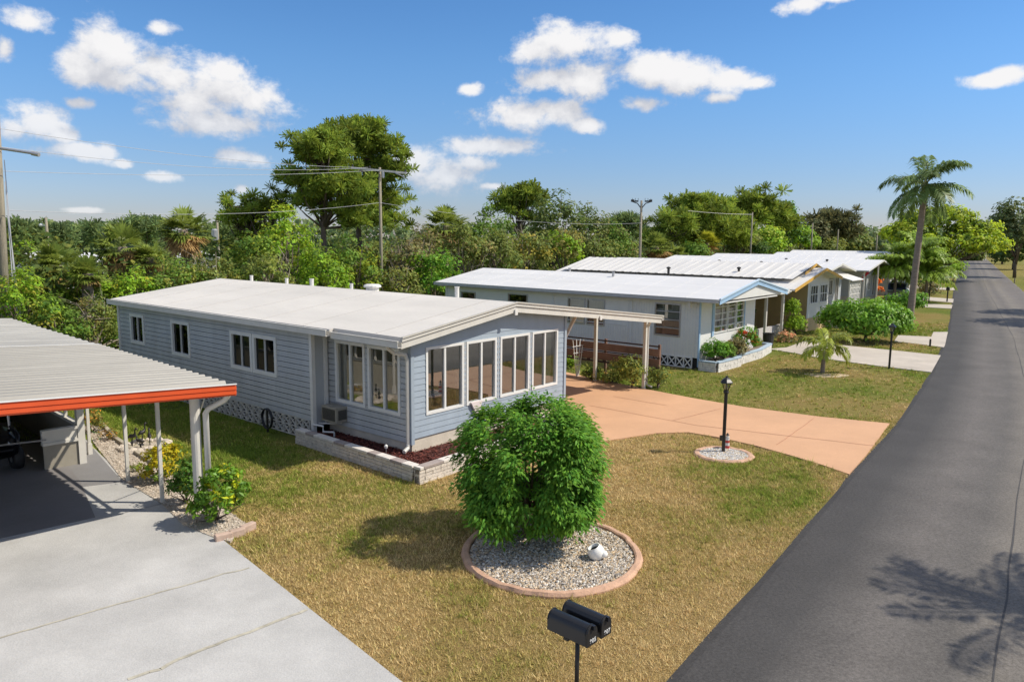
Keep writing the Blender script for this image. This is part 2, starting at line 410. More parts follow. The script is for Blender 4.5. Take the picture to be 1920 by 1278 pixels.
world = bpy.data.worlds.new('World'); scene.world = world; world.use_nodes = True
wt = world.node_tree; WL = wt.links
bg = wt.nodes['Background']; bg.inputs['Strength'].default_value = .098
sky = N(wt, 'ShaderNodeTexSky'); sky.sky_type = 'NISHITA'; sky.sun_disc = False
sky.sun_elevation = R(SUN_EL); sky.sun_rotation = R(SUN_AZ); sky.altitude = 0; sky.air_density = 1.0; sky.dust_density = .1; sky.ozone_density = 4.0
wtc = N(wt, 'ShaderNodeTexCoord')
# clouds: each lobe is (u, v, half width, half height) read off as a compass bearing / elevation on the sky sphere
LOBES = [(165, 135, 62, 34), (222, 100, 62, 56), (285, 128, 62, 46), (325, 150, 40, 30), (238, 150, 95, 26),
 (420, 175, 72, 50), (360, 192, 62, 36), (480, 190, 52, 42), (402, 230, 112, 28), (425, 140, 40, 24),
 (72, 232, 64, 36), (25, 238, 40, 24), (112, 254, 34, 14), (140, 285, 76, 17), (200, 286, 20, 15), (232, 306, 19, 9), (300, 332, 30, 10),
 (150, 194, 28, 12), (452, 294, 46, 16), (457, 355, 17, 9), (160, 394, 30, 6), (8, 85, 22, 24), (55, 38, 42, 26), (300, 54, 30, 13),
 (790, 300, 52, 27), (845, 330, 62, 34), (890, 308, 38, 16), (930, 276, 88, 18), (990, 216, 92, 27), (1040, 205, 52, 24), (1102, 237, 30, 13),
 (1060, 84, 92, 36), (1012, 92, 52, 30), (1162, 72, 34, 16), (1012, 150, 58, 22), (1092, 152, 66, 34), (1220, 137, 58, 34), (1295, 142, 78, 34),
 (1360, 150, 62, 22), (1420, 156, 40, 13), (1195, 195, 52, 16), (1340, 184, 32, 11), (1858, 150, 50, 14), (1885, 140, 32, 13),
 (1520, 10, 48, 17), (1560, 0, 50, 9), (878, 166, 22, 12), (920, 349, 28, 7)]
def azel(u, v):
    d = ray(u, v); d = d/np.linalg.norm(d)
    return math.atan2(d[0], d[1]), math.asin(d[2])
cg = bpy.data.node_groups.new('cloud_density', 'ShaderNodeTree')
cg.interface.new_socket('P', in_out='INPUT', socket_type='NodeSocketVector'); cg.interface.new_socket('D', in_out='OUTPUT', socket_type='NodeSocketFloat')
gi = cg.nodes.new('NodeGroupInput'); go = cg.nodes.new('NodeGroupOutput'); GL = cg.links
n1 = N(cg, 'ShaderNodeTexNoise'); n1.inputs['Scale'].default_value = 17; n1.inputs['Detail'].default_value = 9; n1.inputs['Roughness'].default_value = .64; n1.inputs['Distortion'].default_value = .15
sc = N(cg, 'ShaderNodeVectorMath', operation='MULTIPLY'); sc.inputs[1].default_value = (1, 1.25, 1)
GL.new(gi.outputs[0], sc.inputs[0]); GL.new(sc.outputs[0], n1.inputs['Vector'])
prev = None
for (u, v, a, b) in LOBES:
    c0 = azel(u, v); c1 = azel(u+a, v); c2 = azel(u, v-b)
    ra, rb = abs(c1[0]-c0[0])*1.08, abs(c2[1]-c0[1])*1.10
    ma = N(cg, 'ShaderNodeVectorMath', operation='MULTIPLY_ADD'); ma.inputs[1].default_value = (1/ra, 1/rb, 0); ma.inputs[2].default_value = (-c0[0]/ra, -c0[1]/rb, 0)
    GL.new(gi.outputs[0], ma.inputs[0])
    ln = N(cg, 'ShaderNodeVectorMath', operation='LENGTH'); GL.new(ma.outputs[0], ln.inputs[0])
    if prev is None: prev = ln.outputs['Value']
    else:
        mn = N(cg, 'ShaderNodeMath', operation='SMOOTH_MIN'); mn.inputs[2].default_value = .25
        GL.new(prev, mn.inputs[0]); GL.new(ln.outputs['Value'], mn.inputs[1]); prev = mn.outputs[0]
# density = 1 - r + (noise-.5)*amp
k1 = N(cg, 'ShaderNodeMath', operation='MULTIPLY_ADD'); k1.inputs[1].default_value = 3.2; k1.inputs[2].default_value = -1.6+1.10
GL.new(n1.outputs['Fac'], k1.inputs[0])
k2 = N(cg, 'ShaderNodeMath', operation='SUBTRACT'); GL.new(k1.outputs[0], k2.inputs[0]); GL.new(prev, k2.inputs[1]); GL.new(k2.outputs[0], go.inputs[0])
# direction -> (bearing, elevation)
sep = N(wt, 'ShaderNodeSeparateXYZ'); WL.new(wtc.outputs['Generated'], sep.inputs[0])
az = N(wt, 'ShaderNodeMath', operation='ARCTAN2'); WL.new(sep.outputs[0], az.inputs[0]); WL.new(sep.outputs[1], az.inputs[1])
el = N(wt, 'ShaderNodeMath', operation='ARCSINE'); WL.new(sep.outputs[2], el.inputs[0])
cb = N(wt, 'ShaderNodeCombineXYZ'); WL.new(az.outputs[0], cb.inputs[0]); WL.new(el.outputs[0], cb.inputs[1])
g1 = N(wt, 'ShaderNodeGroup'); g1.node_tree = cg; WL.new(cb.outputs[0], g1.inputs[0])
of = N(wt, 'ShaderNodeVectorMath', operation='ADD'); of.inputs[1].default_value = (.008, .032, 0); WL.new(cb.outputs[0], of.inputs[0])
g2 = N(wt, 'ShaderNodeGroup'); g2.node_tree = cg; WL.new(of.outputs[0], g2.inputs[0])
alpha = N(wt, 'ShaderNodeMapRange', interpolation_type='SMOOTHSTEP'); alpha.inputs[1].default_value = -.15; alpha.inputs[2].default_value = .68; WL.new(g1.outputs[0], alpha.inputs[0])
dif = N(wt, 'ShaderNodeMath', operation='SUBTRACT'); WL.new(g1.outputs[0], dif.inputs[0]); WL.new(g2.outputs[0], dif.inputs[1])
lit = N(wt, 'ShaderNodeMapRange', interpolation_type='SMOOTHSTEP'); lit.inputs[1].default_value = -1.0; lit.inputs[2].default_value = 1.25; WL.new(dif.outputs[0], lit.inputs[0])
cc = N(wt, 'ShaderNodeMix', data_type='RGBA'); cc.inputs[6].default_value = (4.1, 4.25, 4.7, 1); cc.inputs[7].default_value = (6.7, 6.65, 6.7, 1); WL.new(lit.outputs[0], cc.inputs[0])
hsv = N(wt, 'ShaderNodeHueSaturation'); hsv.inputs['Saturation'].default_value = 1.2; hsv.inputs['Value'].default_value = 1.0; WL.new(sky.outputs[0], hsv.inputs['Color'])
skm = N(wt, 'ShaderNodeMix', data_type='RGBA', blend_type='MULTIPLY'); skm.inputs[0].default_value = 1; skm.inputs[7].default_value = (.90, .94, 1.02, 1); WL.new(hsv.outputs[0], skm.inputs[6])
hz = N(wt, 'ShaderNodeMapRange', interpolation_type='SMOOTHSTEP'); hz.inputs[1].default_value = -.05; hz.inputs[2].default_value = .24; WL.new(el.outputs[0], hz.inputs[0])
hzc = N(wt, 'ShaderNodeMix', data_type='RGBA'); hzc.inputs[6].default_value = (.56, .53, .70, 1); hzc.inputs[7].default_value = (1, 1, 1, 1); WL.new(hz.outputs[0], hzc.inputs[0])
skh = N(wt, 'ShaderNodeMix', data_type='RGBA', blend_type='MULTIPLY'); skh.inputs[0].default_value = 1; WL.new(skm.outputs[2], skh.inputs[6]); WL.new(hzc.outputs[2], skh.inputs[7])
elfade = N(wt, 'ShaderNodeMapRange'); elfade.inputs[1].default_value = .0; elfade.inputs[2].default_value = .16; elfade.inputs[3].default_value = .62; elfade.inputs[4].default_value = 1.0; WL.new(el.outputs[0], elfade.inputs[0])
am = N(wt, 'ShaderNodeMath', operation='MULTIPLY'); WL.new(alpha.outputs[0], am.inputs[0]); WL.new(elfade.outputs[0], am.inputs[1])
mixc = N(wt, 'ShaderNodeMix', data_type='RGBA'); WL.new(am.outputs[0], mixc.inputs[0]); WL.new(skh.outputs[2], mixc.inputs[6]); WL.new(cc.outputs[2], mixc.inputs[7])
# unseen clouds overhead and behind, added to raise and whiten the fill light
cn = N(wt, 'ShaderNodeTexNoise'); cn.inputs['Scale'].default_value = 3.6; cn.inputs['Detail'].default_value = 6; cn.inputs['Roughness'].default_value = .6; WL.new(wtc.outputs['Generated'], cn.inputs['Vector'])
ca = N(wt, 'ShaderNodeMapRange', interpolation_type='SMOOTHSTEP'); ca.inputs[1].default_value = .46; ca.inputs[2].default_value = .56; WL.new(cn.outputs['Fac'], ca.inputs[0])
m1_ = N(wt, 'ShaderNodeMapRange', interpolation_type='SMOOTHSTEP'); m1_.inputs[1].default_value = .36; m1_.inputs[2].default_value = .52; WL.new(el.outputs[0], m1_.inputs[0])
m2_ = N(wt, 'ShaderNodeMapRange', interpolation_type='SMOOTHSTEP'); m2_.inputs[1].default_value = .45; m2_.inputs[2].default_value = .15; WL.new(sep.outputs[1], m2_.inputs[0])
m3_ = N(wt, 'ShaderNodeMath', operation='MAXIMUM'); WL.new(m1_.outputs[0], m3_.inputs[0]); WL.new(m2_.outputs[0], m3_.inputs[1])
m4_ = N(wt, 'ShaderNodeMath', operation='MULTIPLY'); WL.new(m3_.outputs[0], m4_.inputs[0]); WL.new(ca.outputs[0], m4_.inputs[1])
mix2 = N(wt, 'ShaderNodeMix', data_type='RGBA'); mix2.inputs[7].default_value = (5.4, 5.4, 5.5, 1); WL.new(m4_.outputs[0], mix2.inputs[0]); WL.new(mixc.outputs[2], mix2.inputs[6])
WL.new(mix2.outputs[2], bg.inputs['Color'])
world.cycles.sampling_method = 'MANUAL'; world.cycles.sample_map_resolution = 512
vs = scene.view_settings; vs.view_transform = 'Standard'; vs.look = 'None'; vs.exposure = .5; vs.gamma = 1; vs.use_curve_mapping = False
scene.cycles.max_bounces = 8; scene.cycles.transparent_max_bounces = 16; scene.cycles.use_denoising = True

# ------------------------------------------------------------------ ground, road, drives
def smooth_noise(x, y, seed=0):
    r = np.random.default_rng(seed); s = 0
    for k in range(9):
        f = .22*1.5**k; a = r.uniform(0, 2*math.pi); p = r.uniform(0, 6.28)
        s = s+np.sin((x*math.cos(a)+y*math.sin(a))*f*2+p+1.3*np.sin((x*math.sin(a)-y*math.cos(a))*f*1.3+p*2))*.62**(k*.5)
    return s/2.6
def green_amount(x, y):
    """0 dry straw .. 1 lush: wetter strip beside the carport and by the road, tufts elsewhere"""
    g = .24+.40*smooth_noise(x, y, 3)
    g = g+.68*np.clip((-3.8-x+.25*(y-14))/3.0, 0, 1)*np.clip((y-12.5)/4, 0, 1)
    g = g+.46*np.clip((y-18.5)/5, 0, 1)
    g = g+.22*np.exp(-((x-5.0)**2/3.2+(y-14.6)**2/2.4))+.16*np.exp(-((x+.3)/.9)**2)*(y < 10.5)
    return np.clip(g, 0, 1)
def axis(fine0, fine1, step, lo, hi):
    a = list(np.arange(fine0, fine1+1e-6, step)); s = step; p = fine0; l = []
    while p > lo: s *= 1.35; p -= s; l.append(p)
    s = step; p = fine1; h = []
    while p < hi: s *= 1.35; p += s; h.append(p)
    return np.array(l[::-1]+a+h)
gx = axis(-18, 40, .4, -900, 900); gy = axis(3, 60, .4, -200, 1500)
GX, GY = np.meshgrid(gx, gy); gv = np.stack([GX, GY, np.zeros_like(GX)], -1).reshape(-1, 3)
nx, ny = len(gx), len(gy)
ii = (np.arange(ny-1)[:, None]*nx+np.arange(nx-1)[None, :]).ravel()
gf = np.stack([ii, ii+1, ii+nx+1, ii+nx], 1)
me = bpy.data.meshes.new('ground'); me.from_pydata(gv.tolist(), [], gf.tolist()); me.update()
ga = me.color_attributes.new('tint', 'FLOAT_COLOR', 'POINT')
gc = np.ones((len(gv), 4), np.float32); gc[:, 0] = green_amount(gv[:, 0], gv[:, 1]); ga.data.foreach_set('color', gc.ravel())
ground = bpy.data.objects.new('ground', me); COL.objects.link(ground); tag(ground, 'dry lawn ground', kind='structure')
gm, nt, b = new_mat('lawn_ground'); L = nt.links
tc = N(nt, 'ShaderNodeTexCoord'); a = N(nt, 'ShaderNodeAttribute'); a.attribute_name = 'tint'
sp = N(nt, 'ShaderNodeSeparateColor'); L.new(a.outputs['Color'], sp.inputs[0])
nz = N(nt, 'ShaderNodeTexNoise'); nz.inputs['Scale'].default_value = 5; nz.inputs['Detail'].default_value = 8; nz.inputs['Roughness'].default_value = .7; L.new(tc.outputs['Object'], nz.inputs['Vector'])
ad = N(nt, 'ShaderNodeMath', operation='MULTIPLY_ADD'); ad.inputs[1].default_value = .9; L.new(nz.outputs['Fac'], ad.inputs[0])
sb = N(nt, 'ShaderNodeMath', operation='SUBTRACT'); sb.inputs[1].default_value = .45; L.new(sp.outputs[0], sb.inputs[0]); L.new(sb.outputs[0], ad.inputs[2])
rp = N(nt, 'ShaderNodeValToRGB'); e = rp.color_ramp.elements; e[0].position = .05; e[0].color = (.32, .225, .09, 1); e[1].position = .95; e[1].color = (.12, .155, .025, 1)
for p, c in ((.32, (.26, .19, .068, 1)), (.6, (.22, .195, .055, 1))):
    x = e.new(p); x.color = c
L.new(ad.outputs[0], rp.inputs['Fac'])
n2 = N(nt, 'ShaderNodeTexNoise'); n2.inputs['Scale'].default_value = 45; n2.inputs['Detail'].default_value = 4; L.new(tc.outputs['Object'], n2.inputs['Vector'])
r2 = N(nt, 'ShaderNodeMapRange'); r2.inputs[1].default_value = .3; r2.inputs[2].default_value = .7; r2.inputs[3].default_value = .62; r2.inputs[4].default_value = 1.3; L.new(n2.outputs['Fac'], r2.inputs[0])
mx = N(nt, 'ShaderNodeMix', data_type='RGBA', blend_type='MULTIPLY'); mx.inputs[0].default_value = 1; L.new(rp.outputs[0], mx.inputs[6]); L.new(r2.outputs[0], mx.inputs[7]); L.new(mx.outputs[2], b.inputs['Base Color'])
bp = N(nt, 'ShaderNodeBump'); bp.inputs['Strength'].default_value = .9; bp.inputs['Distance'].default_value = .05; L.new(n2.outputs['Fac'], bp.inputs['Height']); L.new(bp.outputs[0], b.inputs['Normal'])
b.inputs['Roughness'].default_value = .95; b.inputs['Specular IOR Level'].default_value = .1
me.materials.append(gm)

# road: left edge polyline, constant width
RL = [(-11.5, -12.0), (-4.5, -1.4), (1.8, 7.93), (4.5, 11.65), (7.31, 15.61), (10.45, 19.9), (13.2, 24.0), (16.17, 28.45), (20.0, 34.6), (23.93, 40.85), (46.2, 78.5), (91, 153), (205, 343), (330, 552)]
RW = 6.15
def resample(p, step):
    o = []
    for a, b in zip(p[:-1], p[1:]):
        a, b = np.array(a), np.array(b); n = max(1, int(np.linalg.norm(b-a)/step))
        o += [a+(b-a)*i/n for i in range(n)]
    return np.array(o+[np.array(p[-1])])
rl = resample(RL, 1.2)
rng = np.random.default_rng(5)
tg = np.gradient(rl, axis=0); tg /= np.linalg.norm(tg, axis=1)[:, None]; rn = np.stack([tg[:, 1], -tg[:, 0]], 1)
jit = rng.normal(0, .022, len(rl))*(np.linalg.norm(rl, axis=1) < 60)
jit2 = rng.normal(0, .04, len(rl))
CS = [0, .5, 1.2, 2.2, 3.1, 4.0, 4.9, 5.6, 1.0]
vs_, fs_, uv_ = [], [], []; dist = np.concatenate([[0], np.cumsum(np.linalg.norm(np.diff(rl, axis=0), axis=1))])
offs = [0, .12, 1.2, 2.4, 3.1, 3.9, 5.0, 6.03, 6.15]
for i, p in enumerate(rl):
    for j, o in enumerate(offs):
        oo = o+(jit[i] if j == 0 else 0)+(jit2[i] if j == len(offs)-1 else 0); q = p+rn[i]*oo
        crown = .03+.05*(1-abs(o-RW/2)/(RW/2)) if 0 < j < len(offs)-1 else .004
        vs_.append((q[0], q[1], crown)); uv_.append((o, dist[i]))
W = len(offs)
for i in range(len(rl)-1):
    for j in range(W-1): fs_.append((i*W+j, i*W+j+1, (i+1)*W+j+1, (i+1)*W+j))
me = bpy.data.meshes.new('road'); me.from_pydata(vs_, [], fs_); ul = me.uv_layers.new(name='UVMap')
li = np.empty(len(me.loops), np.int32); me.loops.foreach_get('vertex_index', li); ul.data.foreach_set('uv', np.array(uv_, np.float32)[li].ravel()); me.update()
road = bpy.data.objects.new('road', me); COL.objects.link(road); tag(road, 'grey asphalt road', kind='structure')
am_, nt, b = new_mat('asphalt'); L = nt.links
tc = N(nt, 'ShaderNodeTexCoord'); su = N(nt, 'ShaderNodeSeparateXYZ'); L.new(tc.outputs['UV'], su.inputs[0])
wob = N(nt, 'ShaderNodeTexNoise'); wob.inputs['Scale'].default_value = .5; wob.inputs['Detail'].default_value = 4; L.new(tc.outputs['Object'], wob.inputs['Vector'])
w1 = N(nt, 'ShaderNodeMath', operation='MULTIPLY_ADD'); w1.inputs[1].default_value = .5; L.new(wob.outputs['Fac'], w1.inputs[0]); L.new(su.outputs[0], w1.inputs[2])
rp = N(nt, 'ShaderNodeValToRGB'); e = rp.color_ramp.elements; dv = N(nt, 'ShaderNodeMath', operation='DIVIDE'); dv.inputs[1].default_value = 6.6; L.new(w1.outputs[0], dv.inputs[0]); L.new(dv.outputs[0], rp.inputs['Fac'])
e[0].position = .0; e[0].color = (0.053, 0.050, 0.049, 1); e[1].position = 1; e[1].color = (0.145, 0.130, 0.118, 1)
for p, c in ((.16, (0.061, 0.058, 0.056, 1)), (.30, (0.128, 0.117, 0.108, 1)), (.42, (0.109, 0.101, 0.093, 1)), (.50, (0.164, 0.148, 0.128, 1)), (.58, (0.124, 0.112, 0.103, 1)), (.66, (0.175, 0.158, 0.137, 1)), (.8, (0.138, 0.124, 0.114, 1))):
    x = e.new(p); x.color = c
nf = N(nt, 'ShaderNodeTexNoise'); nf.inputs['Scale'].default_value = 24; nf.inputs['Detail'].default_value = 6; nf.inputs['Roughness'].default_value = .92; L.new(tc.outputs['Object'], nf.inputs['Vector'])
rf = N(nt, 'ShaderNodeMapRange'); rf.inputs[1].default_value = .34; rf.inputs[2].default_value = .68; rf.inputs[3].default_value = .50; rf.inputs[4].default_value = 1.55; L.new(nf.outputs['Fac'], rf.inputs[0])
nb = N(nt, 'ShaderNodeTexNoise'); nb.inputs['Scale'].default_value = .8; nb.inputs['Detail'].default_value = 6; L.new(tc.outputs['Object'], nb.inputs['Vector'])
rb_ = N(nt, 'ShaderNodeMapRange'); rb_.inputs[1].default_value = .3; rb_.inputs[2].default_value = .7; rb_.inputs[3].default_value = .88; rb_.inputs[4].default_value = 1.12; L.new(nb.outputs['Fac'], rb_.inputs[0])
mm = N(nt, 'ShaderNodeMath', operation='MULTIPLY'); L.new(rf.outputs[0], mm.inputs[0]); L.new(rb_.outputs[0], mm.inputs[1])
mx = N(nt, 'ShaderNodeMix', data_type='RGBA', blend_type='MULTIPLY'); mx.inputs[0].default_value = 1; L.new(rp.outputs[0], mx.inputs[6]); L.new(mm.outputs[0], mx.inputs[7])
# fine cracks
vo = N(nt, 'ShaderNodeTexVoronoi', feature='DISTANCE_TO_EDGE'); vo.inputs['Scale'].default_value = .28
wv = N(nt, 'ShaderNodeVectorMath', operation='MULTIPLY_ADD'); wv.inputs[1].default_value = (.9, .9, 0); L.new(wob.outputs['Color'], wv.inputs[0]); L.new(tc.outputs['Object'], wv.inputs[2]); L.new(wv.outputs[0], vo.inputs['Vector'])
cr = N(nt, 'ShaderNodeMapRange'); cr.inputs[1].default_value = 0; cr.inputs[2].default_value = .004; cr.inputs[3].default_value = .9; cr.inputs[4].default_value = 1; L.new(vo.outputs['Distance'], cr.inputs[0])
mx2 = N(nt, 'ShaderNodeMix', data_type='RGBA', blend_type='MULTIPLY'); mx2.inputs[0].default_value = 1; L.new(mx.outputs[2], mx2.inputs[6]); L.new(cr.outputs[0], mx2.inputs[7])
L.new(mx2.outputs[2], b.inputs['Base Color']); b.inputs['Roughness'].default_value = .8; b.inputs['Specular IOR Level'].default_value = .3
bp = N(nt, 'ShaderNodeBump'); bp.inputs['Strength'].default_value = .35; bp.inputs['Distance'].default_value = .012; L.new(nf.outputs['Fac'], bp.inputs['Height']); L.new(bp.outputs[0], b.inputs['Normal'])
me.materials.append(am_)

def road_line(off, d0, d1, w, m, label, amp=.02, seed=1):
    r = np.random.default_rng(seed); pts = []; o = 0
    for i in range(len(rl)):
        if d0 <= dist[i] <= d1: o = .75*o+r.normal(0, amp); q = rl[i]+rn[i]*(off+o); pts.append((q[0], q[1], .03+.05*(1-abs(off-RW/2)/(RW/2))+.005, rn[i]))
    mb = MB(); ws = [w*r.uniform(.4, 1.3) for _ in pts]
    for (a, wa), (b_, wb) in zip(zip(pts[:-1], ws[:-1]), zip(pts[1:], ws[1:])):
        mb.quad((a[0]-a[3][0]*wa/2, a[1]-a[3][1]*wa/2, a[2]), (a[0]+a[3][0]*wa/2, a[1]+a[3][1]*wa/2, a[2]), (b_[0]+b_[3][0]*wb/2, b_[1]+b_[3][1]*wb/2, b_[2]), (b_[0]-b_[3][0]*wb/2, b_[1]-b_[3][1]*wb/2, b_[2]))
    tag(mb.build('road_seam', m), label, kind='structure')
M['tar'] = mat('old_tar', (.055, .052, .052), .8, .2, 8)
road_line(3.0, 8, 180, .024, M['tar'], 'dark seam along the middle of the asphalt', .012, 4)

def slab(name, px, m, z=.035, world_pts=None, label=None):
    pts = world_pts or [at(u, v, 0) for u, v in px]
    mb = MB(); mb.prism(pts, -.05, z); o = mb.build(name, m); tag(o, label, kind='structure'); return pts
def strip(name, pts, w, m, z, label=None):
    """thin painted / stained line lying on a slab"""
    mb = MB(); P = [Vector((p[0], p[1], 0)) for p in pts]
    for a, b_ in zip(P[:-1], P[1:]):
        d = (b_-a).normalized(); s = Vector((-d.y, d.x, 0))*w/2
        mb.quad((a+s)[:2]+(z,) if False else (*(a+s).xy, z), (*(a-s).xy, z), (*(b_-s).xy, z), (*(b_+s).xy, z))
    o = mb.build(name, m); tag(o, label, kind='structure'); return o

grey_pts = [(-4.63, 11.66), (-1.235, 7.88), (1.2, 5.35), (-1.6, 1.1), (-17, 4.0), (-19.0, 10.0), (-10.9, 18.4), (-9.5, 16.72), (-7.78, 14.68), (-6.55, 13.44), (-5.6, 12.75)]
slab('driveway', None, M['concrete'], .03, grey_pts, 'grey-white painted driveway slab')
slab('carport_floor', None, M['carfloor'], .036, [(-7.35, 12.70), (-8.7, 14.6), (-11.2, 17.6), (-13.2, 19.6), (-16.5, 16.2), (-11.1, 9.2)], 'dark grey carport floor')
slab('side_path', None, M['ramp'], .034, [(-7.86, 14.64), (-8.62, 14.25), (-11.1, 17.55), (-10.9, 18.35), (-9.55, 16.72)], 'mid grey side path')
def wob_line(a, b_, n, amp, seed):
    r = np.random.default_rng(seed); a, b_ = np.array(a), np.array(b_); d = b_-a; s = np.array([-d[1], d[0]])/np.linalg.norm(d); o = 0; out = []
    for i in range(n+1):
        o = .8*o+r.normal(0, amp); out.append(a+d*i/n+s*o)
    return out
strip('slab_joint', wob_line(at(0, 1200), at(466, 1066), 26, .012, 1), .035, M['joint'], .035, 'tan crack across the grey driveway')
strip('slab_joint', wob_line(at(240, 1278), at(575, 1146), 20, .018, 2), .055, M['joint'], .035, 'wider tan crack across the grey driveway')
strip('slab_joint', wob_line(at(0, 1265), at(250, 1212), 2, .0, 3), .0001, M['joint'], .035)
strip('slab_joint', wob_line(at(225, 966), at(303, 947), 3, .0, 3), .02, M['ramp'], .035, 'thin joint across the carport apron')

TERR = [(1000, 690), (1062, 699), (1120, 712), (1213, 731), (1300, 748), (1400, 765), (1540, 783), (1668, 795.5), (1625, 853), (1592, 891), (1540, 873), (1480, 855), (1420, 838), (1350, 822), (1290, 812), (1230, 814), (1130, 829), (1000, 852), (930, 800)]
terra_pts = slab('driveway', TERR, M['terra'], .035, None, 'terracotta painted driveway')
for n, (a, b_) in enumerate([((1105, 762), (1310, 800)), ((1310, 800), (1640, 838)), ((1455, 836), (1528, 786)), ((1262, 790), (1352, 768)), ((1150, 745), (1250, 762))]):
    strip('slab_joint', wob_line(at(*a), at(*b_), 14, .006, 20+n), .022, M['terrajoint'], .040, 'joint line in the terracotta driveway')
PALE = [[(1440, 655), (1480, 661), (1545, 673), (1640, 686), (1746, 698.5), (1764, 667), (1690, 659), (1620, 652), (1570, 647), (1520, 636), (1495, 645), (1475, 652)],
        [(1676, 641), (1700, 643), (1771, 652), (1777, 623), (1750, 623), (1746, 632), (1684, 629)]]
pale_pts = [slab('driveway', p, M['concrete2'], .03, None, l) for p, l in zip(PALE, ('pale concrete drive of the white house', 'pale concrete drive of the yellow trimmed house'))]
far_drives = []
for q in [[(1725, 556), (1788, 561), (1787, 568), (1722, 562)], [(1735, 570), (1786, 572), (1784, 579), (1730, 576)], [(1640, 532), (1791, 540), (1790, 544.5), (1640, 537)], [(1720, 517), (1797, 518), (1796, 521), (1720, 520)], [(1745, 507), (1799, 509), (1798.5, 511.5), (1745, 510)]]:
    far_drives.append(slab('driveway', q, M['concrete2'], .03, None, 'pale concrete drive further along the road'))

# ------------------------------------------------------------------ house construction kit (local x along the street front, y to the back, z up)
def wall(mb, o, ud, nd, L, z0, z1, holes=(), course=0.0, top=None, lip=.022, mi=0, nseg=1, groove=0.0):
    """wall plane with rectangular holes; course>0 builds lapped boards"""
    o, ud, nd = Vector(o), Vector(ud), Vector(nd)
    us = {0.0, L}
    for h in holes: us |= {h[0], h[1]}
    if nseg > 1: us |= {L*i/nseg for i in range(nseg+1)}
    us = sorted(us)
    zs = [z0]
    if course:
        while zs[-1] < z1-1e-6: zs.append(min(z1, zs[-1]+course))
    else:
        s = {z0, z1}
        for h in holes: s |= {h[2], h[3]}
        zs = sorted(s)
    tf = top or (lambda u: z1)
    def P(u, z, n): return o+ud*u+Vector((0, 0, z))+nd*n
    for a, b in zip(zs[:-1], zs[1:]):
        for u0, u1 in zip(us[:-1], us[1:]):
            segs = [(a, b)]
            for h in holes:
                if u0 >= h[0]-1e-6 and u1 <= h[1]+1e-6:
                    ns = []
                    for (c, d) in segs:
                        if h[3] <= c or h[2] >= d: ns.append((c, d)); continue
                        if h[2] > c: ns.append((c, h[2]))
                        if h[3] < d: ns.append((h[3], d))
                    segs = ns
            for (c, d) in segs:
                d0, d1 = min(d, tf(u0)), min(d, tf(u1))
                if d0 <= c+1e-4 and d1 <= c+1e-4: continue
                d0, d1 = max(d0, c), max(d1, c)
                if course:
                    m = a+(b-a)*(.86 if groove else 2.0)
                    f = lambda z: lip*(1-.5*(z-a)/(b-a)) if z <= m else -groove
                    cuts = [c]+([m] if c < m < max(d0, d1) else [])+[None]
                    for za, zb in zip(cuts[:-1], cuts[1:]):
                        e0, e1 = (d0, d1) if zb is None else (min(zb, d0), min(zb, d1))
                        if za == m and groove:
                            mb.quad(P(u0, m, f(m)), P(u1, m, f(m)), P(u1, m, -groove), P(u0, m, -groove), mi); za = m+1e-6
                        mb.quad(P(u0, min(za, d0), f(min(za, d0))), P(u1, min(za, d1), f(min(za, d1))), P(u1, e1, f(e1)), P(u0, e0, f(e0)), mi)
                else: mb.quad(P(u0, c, 0), P(u1, c, 0), P(u1, d1, 0), P(u0, d0, 0), mi)
                if course and c == a: mb.quad(P(u0, c, -.01-groove), P(u1, c, -.01-groove), P(u1, c, lip), P(u0, c, lip), mi)
def window(parent, o, ud, nd, u0, u1, z0, z1, fw=.07, mull=(.5,), rails=(), frame='white2', glass='glass', proud=.035, depth=.09, mw=.045, blind=None, blind_z=.0, name='window'):
    o, ud, nd = Vector(o), Vector(ud), Vector(nd); w = u1-u0
    mb = MB()
    def bar(a0, a1, b0, b1, pr, dp):
        P = lambda u, z, n: o+ud*u+Vector((0, 0, z))+nd*n
        vs = [P(u, z, n) for n in (-dp, pr) for z in (b0, b1) for u in (a0, a1)]
        mb.add(vs, [(0, 2, 3, 1), (4, 5, 7, 6), (0, 1, 5, 4), (2, 6, 7, 3), (0, 4, 6, 2), (1, 3, 7, 5)])
    bar(u0, u0+fw, z0, z1, proud, depth); bar(u1-fw, u1, z0, z1, proud, depth)
    bar(u0+fw, u1-fw, z0, z0+fw, proud, depth); bar(u0+fw, u1-fw, z1-fw, z1, proud, depth)
    for m_ in mull: c = u0+w*m_; bar(c-mw/2, c+mw/2, z0+fw, z1-fw, proud-.012, depth-.03)
    for r_ in rails: c = z0+(z1-z0)*r_; bar(u0+fw, u1-fw, c-.018, c+.018, proud-.018, depth-.04)
    f = mb.build(name, M[frame], parent)
    gb = MB(); P = lambda u, z: o+ud*u+Vector((0, 0, z))-nd*.02
    q4 = [P(u0+fw*.6, z0+fw*.6), P(u1-fw*.6, z0+fw*.6), P(u1-fw*.6, z1-fw*.6), P(u0+fw*.6, z1-fw*.6)]
    gb.quad(*(q4 if ud.cross(Vector((0, 0, 1))).dot(nd) > 0 else q4[::-1])); gb.build('pane', M[glass], f)
    if blind:
        cb = MB(); Q = lambda u, z, n: o+ud*u+Vector((0, 0, z))-nd*n
        cb.quad(Q(u0, z0+blind_z, .16), Q(u1, z0+blind_z, .16), Q(u1, z1, .16), Q(u0, z1, .16)); cb.build('curtain', M[blind], f)
    return f
